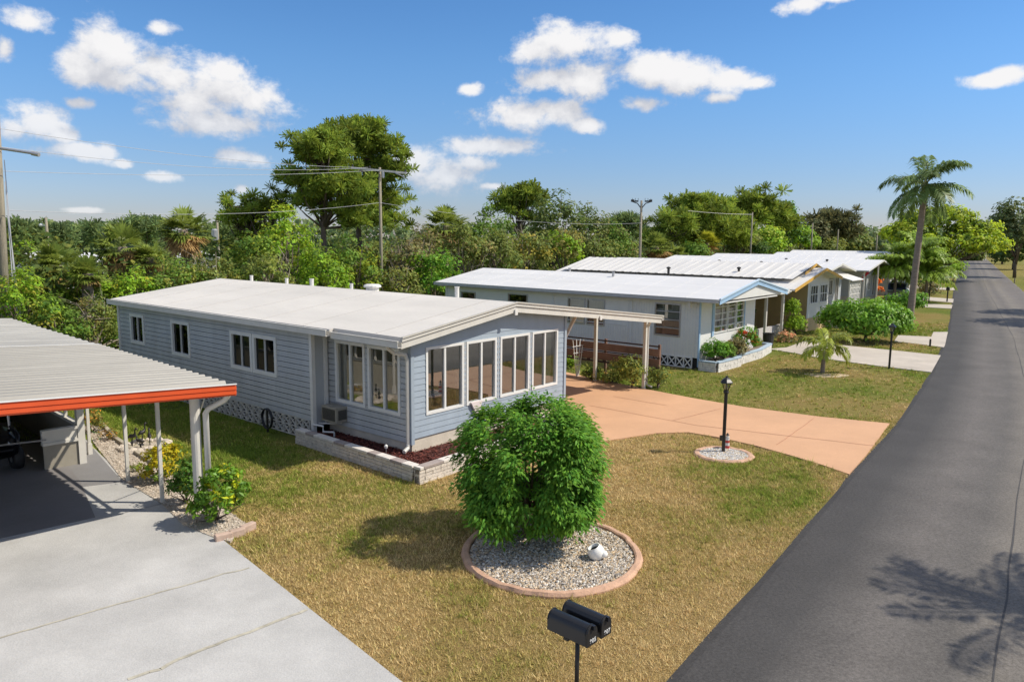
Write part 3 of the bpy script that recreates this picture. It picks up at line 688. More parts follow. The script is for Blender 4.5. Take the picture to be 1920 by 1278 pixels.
def room_box(parent, x0, x1, y0, y1, z0, z1, m='interior', fm='inter_floor'):
    mb = MB()
    mb.quad((x0, y0, z0), (x1, y0, z0), (x1, y1, z0), (x0, y1, z0), 1)
    mb.quad((x0, y0, z1), (x1, y0, z1), (x1, y1, z1), (x0, y1, z1))
    mb.quad((x0, y1, z0), (x1, y1, z0), (x1, y1, z1), (x0, y1, z1)); mb.quad((x1, y0, z0), (x1, y1, z0), (x1, y1, z1), (x1, y0, z1))
    return mb.build('room', [M[m], M[fm]], parent)
def roof_sheet(parent, prof, y0, y1, th, m, name='roof'):
    """prof: list of (x,z) over the top of the roof; extruded from y0 to y1"""
    mb = MB(); n = len(prof)
    vs = [(x, y, z+dz) for dz in (0, -th) for y in (y0, y1) for x, z in prof]
    g = lambda d, j, i: d*2*n+j*n+i
    fs = []
    for i in range(n-1):
        fs += [(g(0, 0, i), g(0, 0, i+1), g(0, 1, i+1), g(0, 1, i)), (g(1, 0, i+1), g(1, 0, i), g(1, 1, i), g(1, 1, i+1)),
               (g(0, 0, i+1), g(0, 0, i), g(1, 0, i), g(1, 0, i+1)), (g(0, 1, i), g(0, 1, i+1), g(1, 1, i+1), g(1, 1, i))]
    fs += [(g(0, 0, 0), g(0, 1, 0), g(1, 1, 0), g(1, 0, 0)), (g(0, 1, n-1), g(0, 0, n-1), g(1, 0, n-1), g(1, 1, n-1))]
    mb.add(vs, fs); return mb.build(name, m, parent)
def rake_board(mb, prof, y, h, t, drop=0.0, mi=0):
    for (xa, za), (xb, zb) in zip(prof[:-1], prof[1:]):
        vs = [(xa, y-t, za-drop), (xb, y-t, zb-drop), (xb, y-t, zb-drop-h), (xa, y-t, za-drop-h), (xa, y, za-drop), (xb, y, zb-drop), (xb, y, zb-drop-h), (xa, y, za-drop-h)]
        mb.add(vs, [(0, 3, 2, 1), (4, 5, 6, 7), (0, 1, 5, 4), (3, 7, 6, 2), (0, 4, 7, 3), (1, 2, 6, 5)], mi)
def x_lattice(mb, o, ud, nd, L, z0, z1, cell=.3, w=.028, dp=.05):
    o, ud, nd = Vector(o), Vector(ud), Vector(nd); n = max(1, round(L/cell)); c = L/n; rows = max(1, round((z1-z0)/cell)); ch = (z1-z0)/rows
    P = lambda u, z: o+ud*u+Vector((0, 0, z))
    for i in range(n):
        for r_ in range(rows):
            a, b, z, zz = i*c, (i+1)*c, z0+r_*ch, z0+(r_+1)*ch
            mb.beam(P(a, z), P(b, zz), dp, w, up=nd.cross(ud)); mb.beam(P(b, z), P(a, zz), dp*.92, w, up=nd.cross(ud))
    for i in range(n+1): mb.beam(P(i*c, z0), P(i*c, z1), dp*1.1, w)
    for r_ in range(rows+1): mb.beam(P(0, z0+r_*ch), P(L, z0+r_*ch), dp*1.15, w)

YAW = math.radians(90)-.698
# ================================================================== blue house
H1 = empty('mobile_home', (-2.217, 16.261, 0), YAW, 'long blue-grey lap-sided mobile home with white roof, glazed front porch and attached carport', 'house')
X, Y, Z = Vector((1, 0, 0)), Vector((0, 1, 0)), Vector((0, 0, 1))
prof = [(-.56, 2.90), (3.2, 3.42), (10.62, 2.54)]
def rz_(x): return 2.90+(x+.56)*.1383 if x < 3.2 else 3.42-(x-3.2)*.1186
FW = 5.72
fwin = [(.42, 1.65), (1.74, 2.83), (2.97, 4.14), (4.25, 5.38)]
mb = MB()
wall(mb, (0, 0, 0), X, -Y, FW, .52, 3.35, [(a, b, 1.0, 2.55) for a, b in fwin], .135, lambda u: rz_(u)-.06, nseg=24)
mb.build('front_wall', M['siding_p'], H1)
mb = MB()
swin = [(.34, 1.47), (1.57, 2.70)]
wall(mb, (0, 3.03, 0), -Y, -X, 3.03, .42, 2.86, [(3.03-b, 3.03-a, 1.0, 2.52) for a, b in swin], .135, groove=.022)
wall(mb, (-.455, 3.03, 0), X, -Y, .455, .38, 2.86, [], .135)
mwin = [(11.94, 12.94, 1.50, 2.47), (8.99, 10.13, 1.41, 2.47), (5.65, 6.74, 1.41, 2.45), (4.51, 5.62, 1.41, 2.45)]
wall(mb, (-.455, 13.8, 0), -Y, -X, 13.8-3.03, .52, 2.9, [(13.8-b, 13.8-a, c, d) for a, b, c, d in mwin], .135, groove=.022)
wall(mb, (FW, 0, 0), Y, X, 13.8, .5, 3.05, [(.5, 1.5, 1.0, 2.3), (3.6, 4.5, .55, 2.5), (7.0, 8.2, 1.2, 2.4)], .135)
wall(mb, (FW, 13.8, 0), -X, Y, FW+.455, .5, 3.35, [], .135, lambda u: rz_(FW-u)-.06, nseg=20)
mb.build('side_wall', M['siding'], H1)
mb = MB()
wall(mb, (0.012, 0.012, 0), X, -Y, FW-.012, 0, .54); wall(mb, (.012, 3.03, 0), -Y, -X, 3.0, 0, .44); wall(mb, (FW-.01, 0, 0), Y, X, 13.8, 0, .52); wall(mb, (FW, 13.79, 0), -X, Y, FW+.455, 0, .52)
mb.build('foundation', M['stucco'], H1)
mb = MB(); x_lattice(mb, (-.445, 13.8, 0), -Y, -X, 10.6, .03, .5, .29, .02)
sk = mb.build('skirting', M['cream'], H1)
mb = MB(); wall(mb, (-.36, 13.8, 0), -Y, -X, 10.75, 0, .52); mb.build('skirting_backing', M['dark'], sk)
for a, b in fwin: window(H1, (0, 0, 0), X, -Y, a, b, 1.0, 2.55, fw=.062, mw=.055)
for a, b in swin: window(H1, (0, 0, 0), Y, -X, a, b, 1.0, 2.52, fw=.075, mw=.06)
for k, (a, b, c, d) in enumerate(mwin): window(H1, (-.455, 0, 0), Y, -X, a, b, c, d, fw=.10, mw=.012, glass='glassd', blind='curtain' if k in (2,) else None, proud=.04)
window(H1, (FW, 0, 0), Y, X, 7.0, 8.2, 1.2, 2.4, glass='glassd'); window(H1, (FW, 0, 0), Y, X, .5, 1.5, 1.0, 2.3)
mb = MB(); mb.box(FW-.03, FW+.03, 3.6, 4.5, .55, 2.5); mb.box(FW+.03, FW+.09, 3.7, 3.74, 1.45, 1.6); mb.build('door', M['white2'], H1)
# trim between the ganged front windows, corner boards, eaves
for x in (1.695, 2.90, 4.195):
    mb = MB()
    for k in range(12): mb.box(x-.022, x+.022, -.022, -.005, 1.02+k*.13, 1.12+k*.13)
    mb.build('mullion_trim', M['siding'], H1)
mb = MB()
mb.box(-.045, .05, -.045, .05, .4, 2.78); mb.build('corner_board', M['siding_p'], H1)
mb = MB(); mb.box(FW-.05, FW+.045, -.045, .05, .5, 2.95); mb.build('corner_board', M['siding_p'], H1)
for q in ((-.50, -.40, 2.98, 3.08, .02, 2.84), (-.5, -.42, 13.72, 13.84, .02, 2.86), (-.14, -.06, 2.95, 3.02, .4, 2.7)): mb = MB(); mb.box(*q); mb.build('corner_board', M['white'], H1)
rf = roof_sheet(H1, [(-.68, 2.885), (-.56, 2.901), (3.2, 3.421), (6.1, 3.077), (6.1, 3.05)], 2.0, 13.85, .10, M['roof'])
roof_sheet(rf, prof, -.32, 2.0, .10, M['roof'], 'roof_panel')
roof_sheet(rf, [(6.1, 3.072), (10.62, 2.536)], 2.0, 7.6, .08, M['roof'], 'roof_panel')
mb = MB()
for y in (.55, 3.1, 4.9, 6.7, 8.6, 10.4, 12.2):
    xa = -.5 if y < 2 else -.62
    mb.beam((xa, y, rz_(xa)+.004), (3.15, y, rz_(3.15)+.004), .03, .006)
mb.build('roof_seam', mat('seam_grey', (.47, .45, .42), .8, .1), rf)
mb = MB(); rake_board(mb, prof, -.30, .10, .05, .0); rake_board(mb, prof, -.29, .14, .03, .112); mb.build('fascia', M['cream'], H1)
mb = MB(); rake_board(mb, [(x-.01 if x < 0 else x+.02, z) for x, z in prof], -.335, .035, .04, -.012); mb.build('roof_edge_trim', mat('dull_trim', (.50, .48, .43), .5, .08), H1)
# gutters as open channels
def gutter(mb, x, y0, y1, z, w=.11, h=.11, s=-1):
    mb.box(min(x, x+s*.012), max(x, x+s*.012), y0, y1, z-h, z); mb.box(min(x, x+s*w), max(x, x+s*w), y0, y1, z-h-.012, z-h)
    xx = x+s*w; mb.box(min(xx, xx+s*.012), max(xx, xx+s*.012), y0, y1, z-h-.012, z+.012); mb.box(min(xx-s*.02, xx+s*.025), max(xx-s*.02, xx+s*.025), y0, y1, z+.012, z+.03)
    k = y0+.3
    while k < y1: mb.box(min(x, xx), max(x, xx), k, k+.03, z+.004, z+.02); k += .62
mb = MB(); gutter(mb, -.68, 1.98, 13.85, 2.85); gutter(mb, -.56, -.34, 1.97, 2.80); gutter(mb, 10.62, -.34, 7.5, 2.50, s=1); mb.build('gutter', M['cream'], H1)
mb = MB(); mb.box(-.66, -.455, 2.9, 13.8, 2.70, 2.74); mb.box(-.5, 0, 0, 2.9, 2.74, 2.77); mb.build('soffit', M['cream'], H1)
mb = MB()
mb.tube([(-.58, .12, 2.72), (-.56, .12, 2.62), (-.40, .10, 2.5), (-.12, .05, 2.44), (-.075, .04, 2.32), (-.075, .04, .42), (-.10, .02, .34), (-.28, -.05, .30)], .045, 6)
mb.build('downspout', M['cream'], H1)
for q in ((3.14, 3.24, -.36, -.33, 3.10, 3.24), (6.95, 7.05, -.36, -.33, 2.68, 2.80)): mb = MB(); mb.box(*q); mb.build('ridge_bracket', M['white'], H1)
mb = MB(); mb.beam((2.35, -.01, 2.98), (2.38, -.10, 3.06), .03, .03); mb.build('hook', M['blackm'], H1)
# roof pipes
for (px, py, h, r_) in ((3.55, 12.3, .17, .055), (3.55, 10.1, .16, .055), (3.5, 8.6, .20, .065), (3.55, 6.6, .14, .05), (3.5, 2.0, .26, .06)):
    mb = MB(); mb.lathe([(r_, -.06), (r_, h), (r_*1.15, h+.01), (r_*1.15, h+.03)], (px, py, rz_(px)), 10); mb.build('vent_pipe', M['white'], rf)
mb = MB(); mb.lathe([(.2, -.05), (.2, .10), (.27, .11), (.27, .16), (.2, .2)], (3.8, 5.9, rz_(3.8)), 14); mb.build('roof_vent', M['white'], rf)
# air conditioner in the wall
mb = MB(); mb.box(-.34, .02, 2.28, 2.86, .55, .93); ac = mb.build('air_conditioner', M['beige'], H1, bevel=.012)
mb = MB(); mb.box(-.352, -.342, 2.33, 2.81, .60, .88)
for k in range(9): mb.box(-.362, -.353, 2.33, 2.81, .61+k*.03, .618+k*.03)
mb.box(-.28, -.04, 2.268, 2.279, .62, .86); mb.build('grille', M['grille'], ac)
mb = MB(); mb.tube([(-.50, 3.0, .45), (-.42, 2.7, .44), (-.42, 2.7, .30), (-.36, 2.35, .34), (-.36, 2.35, .2)], .025, 6); mb.tube([(-.35, 3.2, .42), (-.2, 2.5, .5), (-.18, 2.3, .55)], .022, 6); mb.build('pipe', M['white'], H1)
# sun porch interior
room_box(H1, .03, FW-.03, .03, 3.0, .56, 2.86)
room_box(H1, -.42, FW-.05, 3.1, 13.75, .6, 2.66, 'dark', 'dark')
mb = MB(); mb.quad((.03, 3.02, .56), (FW, 3.02, .56), (FW, 3.02, 2.86), (.03, 3.02, 2.86)); mb.build('partition', M['interior'], H1)
for x0, x1, y0, y1 in ((.35, .62, .14, .16), (4.95, 5.3, .14, .16), (.14, .16, .35, .6), (.14, .16, 1.62, 1.85), (.14, .16, 2.5, 2.7)):
    mb = MB(); mb.box(x0, x1, y0, y1, .8, 2.6); mb.build('curtain', M['curtain'], H1)
mb = MB()
for cx, cy in ((1.6, 1.6), (2.5, 2.0), (3.4, 1.5)):
    mb.box(cx-.25, cx+.25, cy-.25, cy+.25, .98, 1.03); mb.box(cx-.25, cx+.25, cy+.22, cy+.26, 1.03, 1.45)
    for a in (-.22, .2):
        for b in (-.22, .2): mb.box(cx+a, cx+a+.03, cy+b, cy+b+.03, .56, .98)
mb.build('furniture', M['white'], H1)
# carport posts, beam, brace
for (px, py) in ((10.72, .32), (10.75, 2.3), (10.75, 4.7), (10.75, 7.3)):
    mb = MB(); r_ = .05
    for k in range(6):
        mb.box(px-r_, px+r_, py-r_, py+r_, 2.50*k/6, 2.50*(k+1)/6)
    mb.build('carport_post', M['cream'], H1)
mb = MB(); mb.box(10.66, 10.78, -.2, 7.5, 2.36, 2.45); mb.build('carport_beam', M['cream'], H1)
mb = MB(); mb.beam((5.80, .45, 1.5), (7.0, .45, 2.88), .09, .05); mb.build('carport_brace', M['white'], H1)
mb = MB(); mb.tube([(10.66, .12, 2.38), (10.74, .16, 2.28), (10.86, .30, 2.12), (10.86, .30, .16), (10.9, .1, .08)], .04, 6); mb.build('downspout', M['cream'], H1)

def h1w(x, y, z=0.0):
    c, s = math.cos(YAW), math.sin(YAW); return (-2.217+x*c-y*s, 16.261+x*s+y*c, z)
# hose reel beside the skirting
t = empty('hose_reel', h1w(-.75, 4.6), YAW, 'dark coiled garden hose hanging by the lattice skirting', 'hose')
mb = MB(); mb.box(-.02, .02, -.02, .02, 0, .62); mb.build('stake', M['blackm'], t)
mb = MB()
for k in range(5):
    mb.tube([(-.03+.012*k, .22*math.cos(a), .38+.26*math.sin(a)) for a in np.linspace(0, 6.2832, 22)], .013, 6)
mb.build('hose', M['black'], t, smooth=True)

# brick planter in front of the porch
pl = empty('brick_planter', h1w(-.8, -1.2), YAW, 'low split-stone planter wall wrapping the porch corner, capped in white and grey blocks', 'planter')
def stone_wall(name, p, q, h, th, parent, capseed, cap_cols, first=0):
    p, q = np.array(p), np.array(q); L_ = np.linalg.norm(q-p); d = (q-p)/L_; n = np.array([-d[1], d[0]])
    r = np.random.default_rng(capseed); mb = MB(); rows = 4; ch = h/rows
    for k in range(rows):
        u = -r.uniform(0, .15)
        while u < L_:
            w = r.uniform(.16, .34); a, b_ = max(0, u), min(L_, u+w-.012)
            if b_-a > .03:
                o = r.uniform(-.004, .014)
                P = lambda uu, nn, z: (*(p+d*uu+n*nn), z)
                t0 = -th/2-o; t1 = th/2+o
                vs = [P(a, t0, k*ch), P(b_, t0, k*ch), P(b_, t1, k*ch), P(a, t1, k*ch), P(a, t0, (k+1)*ch-.01), P(b_, t0, (k+1)*ch-.01), P(b_, t1, (k+1)*ch-.01), P(a, t1, (k+1)*ch-.01)]
                mb.add(vs, [(3, 2, 1, 0), (4, 5, 6, 7), (0, 1, 5, 4), (1, 2, 6, 5), (2, 3, 7, 6), (3, 0, 4, 7)])
            u += w
    w_ = mb.build(name, M['stone'], parent)
    mb = MB(); P = lambda uu, nn, z: (*(p+d*uu+n*nn), z)
    a, b_, t0 = .0, L_, th/2-.02
    vs = [P(a, -t0, 0), P(b_, -t0, 0), P(b_, t0, 0), P(a, t0, 0), P(a, -t0, h-.006), P(b_, -t0, h-.006), P(b_, t0, h-.006), P(a, t0, h-.006)]
    mb.add(vs, [(3, 2, 1, 0), (4, 5, 6, 7), (0, 1, 5, 4), (1, 2, 6, 5), (2, 3, 7, 6), (3, 0, 4, 7)]); mb.build('mortar_core', M['soil'], w_)
    u = 0; i = first
    while u < L_-.02:
        w = min(cap_cols[i % len(cap_cols)][1]*r.uniform(.9, 1.1), L_-u); mb = MB(); a, b_ = u+.004, u+w-.004; t0 = th/2+.02
        vs = [P(a, -t0, h), P(b_, -t0, h), P(b_, t0, h), P(a, t0, h), P(a, -t0, h+.06), P(b_, -t0, h+.06), P(b_, t0, h+.06), P(a, t0, h+.06)]
        mb.add(vs, [(3, 2, 1, 0), (4, 5, 6, 7), (0, 1, 5, 4), (1, 2, 6, 5), (2, 3, 7, 6), (3, 0, 4, 7)]); mb.build('cap_block', M[cap_cols[i % len(cap_cols)][0]], w_, bevel=.008)
        u += w; i += 1
    return w_
caps = [('capl', .46), ('capd', .36), ('capl', .8), ('capd', .38), ('capl', .9), ('capd', .3)]
stone_wall('stone_wall', (.05, 4.45), (-.08, .12), .30, .16, pl, 3, caps)
stone_wall('stone_wall', (-.16, 0.0), (5.0, 0.06), .30, .16, pl, 4, [('capl', .12), ('capd', .55), ('capl', .7), ('capd', .4)])
stone_wall('stone_wall', (5.08, -.02), (5.08, 1.15), .30, .16, pl, 6, caps)
# mulch: a lumpy bed with chips
rng = np.random.default_rng(11)
mb = MB(); g = 26
def mz(x, y): return .20+.02*math.sin(x*3)*math.cos(y*4)
for (xa, xb, ya, yb) in ((.0, .8, .1, 4.25), (.8, 5.0, .1, 1.2)):
    mb.box(xa, xb, ya, yb, 0, .215)
mu = mb.build('mulch_bed', M['mulch'], pl)
n = 9000; P0 = np.stack([np.where(rng.uniform(size=n) < .4, rng.uniform(.02, .78, n), rng.uniform(.02, 4.98, n)), rng.uniform(.1, 1.18, n), .215+rng.uniform(0, .035, n)], 1)
big = rng.uniform(size=n) < .45; P0[big, 0] = rng.uniform(.02, .78, big.sum()); P0[big, 1] = rng.uniform(.1, 4.2, big.sum())
o = np_mesh('mulch_chips', leaf_quads(rng, P0, unit(rand_dir(rng, n)*.5+np.array([0, 0, .8])), .07, .028), 4, M['gravel'], mu, tints(rng, n, (.12, .034, .026), .5, .15, 1.0)); tag(o, kind='stuff')
# small things in the planter
def solar_light(x, y, label):
    t = empty('solar_light', h1w(x, y, .2), YAW, label, 'garden light', 'small solar lights in the planter')
    mb = MB(); mb.tube([(0, 0, 0), (0, 0, .16)], .008, 5); mb.build('stake', M['steel'], t)
    mb = MB(); mb.lathe([(.02, .14), (.035, .16), (.04, .2), (.045, .205), (.012, .235)], n=10); mb.build('lamp_head', M['white2'], t)
solar_light(-.45, .35, 'small white solar light in the shaded mulch left of the porch corner')
solar_light(1.55, -.62, 'small white solar light on the red mulch in front of the porch windows')
t = empty('garden_plaque', h1w(2.05, -.06, .72), YAW, 'pale triangular plaque on the wall below the porch windows', 'plaque')
mb = MB(); mb.add([(-.20, -.03, .34), (.20, -.03, .34), (.03, -.03, -.05), (-.20, .02, .34), (.20, .02, .34), (.03, .02, -.05)], [(0, 2, 1), (3, 4, 5), (0, 1, 4, 3), (1, 2, 5, 4), (2, 0, 3, 5)]); mb.build('plaque_face', mat('pinkish_white', (.66, .58, .56), .6, .1), t)
for i, (x, y, c, l) in enumerate(((1.75, -.75, 'bright', 'small green seedling in the red mulch beside the solar light'), (2.6, -.7, 'lime', 'small yellow-green plant at the planter edge near the round bush'))):
    p = h1w(x, y, .2); tree('small_plant', p[0], p[1], [(0, 0, .12, .12, .12, .12)], COLS[c], l, 'plant', 10, 14, .06, (.07, .03), 40+i, .008, .05, 4, z=.2)

# ================================================================== round gravel bed with the big bush
def ring(name, cx, cy, rx, ry, w, h, m, label, cat, n=72, seed=0, gaps=(), parent=None):
    r = np.random.default_rng(seed); mb = MB(); prof = [(0, 0), (0, h*.8), (w*.2, h), (w*.75, h*.95), (w, h*.35), (w, 0)]; k = len(prof); vs = []
    for i in range(n):
        a = 2*math.pi*i/n; j = r.normal(0, .006)
        for o, z in prof: vs.append((cx+(rx-w+o+j)*math.cos(a), cy+(ry-w+o+j)*math.sin(a), z*(1+.1*math.sin(i*1.7))-.02*(z == 0)))
    fs = [(i*k+j, ((i+1) % n)*k+j, ((i+1) % n)*k+j+1, i*k+j+1) for i in range(n) if i not in gaps for j in range(k-1)]
    mb.add(vs, fs); o = mb.build(name, m, parent)
    if label: tag(o, label, cat)
    return o
BX, BY, BRX, BRY = .66, 11.42, 1.44, 1.52
ring('stone_edging', BX, BY, BRX, BRY, .125, .075, M['curb'], 'round terracotta coloured kerb ring around the big bush', 'garden edging', seed=2, gaps=())
def pebbles(name, rng, pts, size, cols, parent=None, label=None, z=.02):
    n = len(pts); s = size*rng.uniform(.55, 1.35, (n, 1, 1)); base = np.array([(1, 0, 0), (0, 1, 0), (-1, 0, 0), (0, -1, 0), (0, 0, .7), (0, 0, -.6)])[None]*(1+rng.normal(0, .22, (n, 6, 1)))
    a = rng.uniform(0, 6.283, n); c, sn = np.cos(a), np.sin(a); b0 = base*np.stack([np.ones(n), rng.uniform(.6, 1, n), rng.uniform(.6, 1, n)], 1)[:, None]
    q = np.stack([b0[..., 0]*c[:, None]-b0[..., 1]*sn[:, None], b0[..., 0]*sn[:, None]+b0[..., 1]*c[:, None], b0[..., 2]], -1)*s
    q[..., 2] += q[..., 0]*rng.normal(0, .3, (n, 1)); q = q+np.concatenate([pts, z+rng.uniform(0, size*.5, (n, 1))], 1)[:, None]
    F = np.array([(0, 1, 4), (1, 2, 4), (2, 3, 4), (3, 0, 4), (1, 0, 5), (2, 1, 5), (3, 2, 5), (0, 3, 5)])[:4]
    V = q[:, F].reshape(-1, 3, 3); col = np.array(cols)[rng.integers(0, len(cols), n)]*rng.uniform(.75, 1.25, (n, 1))
    o = np_mesh(name, V, 3, M['gravel'], parent, np.clip(np.repeat(col, 4, axis=0), .01, .9), smooth=False)
    if label: tag(o, label)
    tag(o, kind='stuff'); return o
rng = np.random.default_rng(21)
a, r_ = rng.uniform(0, 2*math.pi, 15000), np.sqrt(rng.uniform(0, 1, 15000)); pts = np.stack([BX+a*0+r_*1.30*np.cos(a), BY+r_*1.38*np.sin(a)], 1)
pebbles('gravel', rng, pts, .024, [(.62, .56, .47), (.5, .43, .34), (.42, .31, .2), (.22, .19, .16), (.7, .66, .6), (.36, .33, .3), (.55, .42, .27)], None, 'pale mixed gravel inside the round kerb ring')
mb = MB(); mb.lathe([(1.31, -.03), (1.31, .012)], (BX, BY, 0), 48); tag(mb.build('gravel_base', M['soil']), 'soil under gravel', kind='structure')
mb = MB()
t = empty('ceramic_pot', (*at(1123, 1049), .03), R(150), 'small white ceramic pot with a tilted opening on the gravel ring', 'pot')
mb.lathe([(.07, 0), (.115, .03), (.135, .09), (.13, .15), (.11, .19), (.10, .2), (.105, .215), (.085, .21), (.08, .15)], n=22); body = mb.build('pot_body', M['ceramic'], t, smooth=True)
mb = MB(); mb.lathe([(.083, .165), (.08, .168)], n=18); mb.build('soil', M['dark'], body)  # near-black disc stands in for the shaded inside of the hollow pot
mb = MB(); mb.lathe([(.05, 0), (.065, .03), (.06, .07), (.03, .09)], (-.11, 0, .01), 12); mb.build('spout', M['ceramic'], body, smooth=True); body.rotation_euler = (R(-14), R(22), 0)

# the big bush
def big_bush():
    rng = np.random.default_rng(33); x, y = .32, 12.0
    root = empty('round_bush', (x, y, 0), 0, 'large dense bright green rounded bush in the gravel ring', 'bush')
    NB = 165; d = rand_dir(rng, NB); d[:, 2] = np.where(d[:, 2] < -.9, -d[:, 2], d[:, 2])
    bump = 1+.08*np.sin(d[:, 0]*5+1)*np.cos(d[:, 1]*4)+.06*np.sin(d[:, 2]*7+d[:, 0]*6)+rng.normal(0, .03, NB)
    e = np.sign(d)*np.abs(d)**.70; bc = np.array([0, 0, 1.25])+e*np.array([.99, .99, .86])*bump[:, None]
    K = 2300; bi = rng.integers(0, NB, K); bd = unit(rand_dir(rng, K)+.75*unit(bc[bi]-np.array([0, 0, 1.1])))
    cc = bc[bi]+bd*(.185*rng.uniform(.75, 1.2, NB)[bi]*rng.uniform(.8, 1.1, K))[:, None]
    core = rng.uniform(size=K) < .2; cc[core] = np.array([0, 0, 1.2])+(cc[core]-np.array([0, 0, 1.2]))*rng.uniform(.45, .8, (core.sum(), 1))
    per = 17; n = K*per; dd = np.repeat(unit(cc-np.array([0, 0, 1.1])), per, axis=0)
    off = rng.normal(0, 1, (n, 3))*np.array([.075, .075, .06])*np.repeat(rng.uniform(.7, 1.3, K), per)[:, None]
    C = np.repeat(cc, per, axis=0)+off-np.array([0, 0, .35])*np.linalg.norm(off[:, :2], axis=1, keepdims=True)
    Nn = unit(dd*.55+np.array([0, 0, .55])+rand_dir(rng, n)*.5)
    T = unit(off*np.array([1, 1, .3])+dd*.08+rand_dir(rng, n)*.03); T[:, 2] -= .30; T = unit(T-Nn*np.sum(T*Nn, 1, keepdims=True)*.6)
    S = unit(np.cross(Nn, T)); l = .092*rng.uniform(.7, 1.3, (n, 1)); w = .038*rng.uniform(.75, 1.25, (n, 1)); U = np.cross(T, S)
    V = np.stack([C-T*l*.5, C+S*w*.5+U*w*.2-T*l*.08, C+T*l*.5-np.array([0, 0, .12])*l, C-S*w*.5+U*w*.2-T*l*.08], 1)
    ct = np.repeat(rng.uniform(.75, 1.25, K), per)[:, None]
    T_ = tints(rng, n, (.078, .178, .020), .25, .14, 1.6)*ct
    np_mesh('crown', V, 4, M['leaf'], root, np.clip(T_, .004, 1))
    mb = MB()
    for i in range(7):
        a = i*.9; mb.tube([(.05*math.cos(a), .05*math.sin(a), -.03), (.14*math.cos(a), .14*math.sin(a), .35), (.5*math.cos(a), .5*math.sin(a), 1.0)], [.045, .035, .015], 6)
    for i in range(40):
        q = cc[rng.integers(0, K)]; mb.tube([(q[0]*.15, q[1]*.15, .5), tuple(q*.55+np.array([0, 0, .4])), tuple(q*.95)], [.02, .014, .004], 4)
    mb.build('trunk', M['bark'], root, smooth=True)
big_bush()

# ================================================================== mailboxes
mx_, my_ = at(1080, 1330)
MBX = empty('mailbox_pair', (mx_, my_, 0), R(47), 'two black domed mailboxes side by side on one black post at the road edge', 'mailbox')
mb = MB(); mb.tube([(0, 0, -.1), (0, 0, .86)], .024, 8); mb.build('post', M['blackm'], MBX, smooth=True)
mb = MB(); mb.box(-.20, .20, -.03, .03, .86, .885); mb.box(-.02, .02, -.16, .16, .855, .875); mb.build('bracket', M['blackm'], MBX)
def mailbox(cx, zb, number, y0=-.26, y1=.25, w=.165, hs=.12):
    mb = MB(); r = w/2; arc = [(cx+r*math.cos(t), zb+hs+r*math.sin(t)) for t in np.linspace(0, math.pi, 15)]
    pf = [(cx+r, zb)]+arc+[(cx-r, zb)]; n = len(pf)
    def loft(a, b_, pr=pf): 
        m = len(pr); mb.add([(x, yy, z) for yy in (a, b_) for x, z in pr], [(i, (i+1) % m, m+(i+1) % m, m+i) for i in range(m)]+[tuple(range(m))[::-1], tuple(range(m, 2*m))])
    loft(y0+.012, y1)
    b_ = mb.build('mailbox', M['black'], MBX, bevel=.004)
    for yq in (y0+.02, y1-.01): mb = MB(); mb.tube([(x, yq, z) for x, z in pf[1:-1]], .008, 5); mb.build('rim', M['black'], b_)
    mb = MB(); big = [(cx+(x-cx)*1.03, zb+(z-zb)*1.02-.002) for x, z in pf]; loft(y0-.012, y0+.012, big); dr = mb.build('door', M['blackm'], b_, bevel=.003)
    mb = MB(); mb.box(cx-.016, cx+.016, y0-.04, y0-.012, zb+hs+r-.035, zb+hs+r+.012); mb.build('latch', M['black'], b_)
    mb = MB(); mb.box(cx+r+.002, cx+r+.010, y0+.10, y0+.13, zb+.09, zb+.13); mb.box(cx+r+.002, cx+r+.008, y0+.10, y0+.24, zb+.10, zb+.125); mb.build('flag', M['black'], b_)
    mb = MB()
    for yy in (-.1, .05): mb.box(cx-.03, cx+.03, yy, yy+.03, zb-.03, zb)
    mb.build('foot', M['black'], b_)
    cu = bpy.data.curves.new('digits', 'FONT'); cu.body = number; cu.size = .062; cu.extrude = .001; cu.offset = .0016; cu.align_x = 'CENTER'; cu.space_character = 1.12
    tmp = bpy.data.objects.new('digits_tmp', cu); COL.objects.link(tmp); bpy.context.view_layer.update()
    dm = bpy.data.meshes.new_from_object(tmp.evaluated_get(bpy.context.evaluated_depsgraph_get())); bpy.data.objects.remove(tmp)
    dm.materials.clear(); dm.materials.append(M['white2']); o = bpy.data.objects.new('house_number', dm); COL.objects.link(o); o.parent = b_
    o.location = (cx+.008, y0-.0145, zb+.028); o.rotation_euler = (R(90), 0, 0)
mailbox(-.115, .885, '905'); mailbox(.125, .885, '907')
MBX.scale = (1.02, 1.02, 1.02)

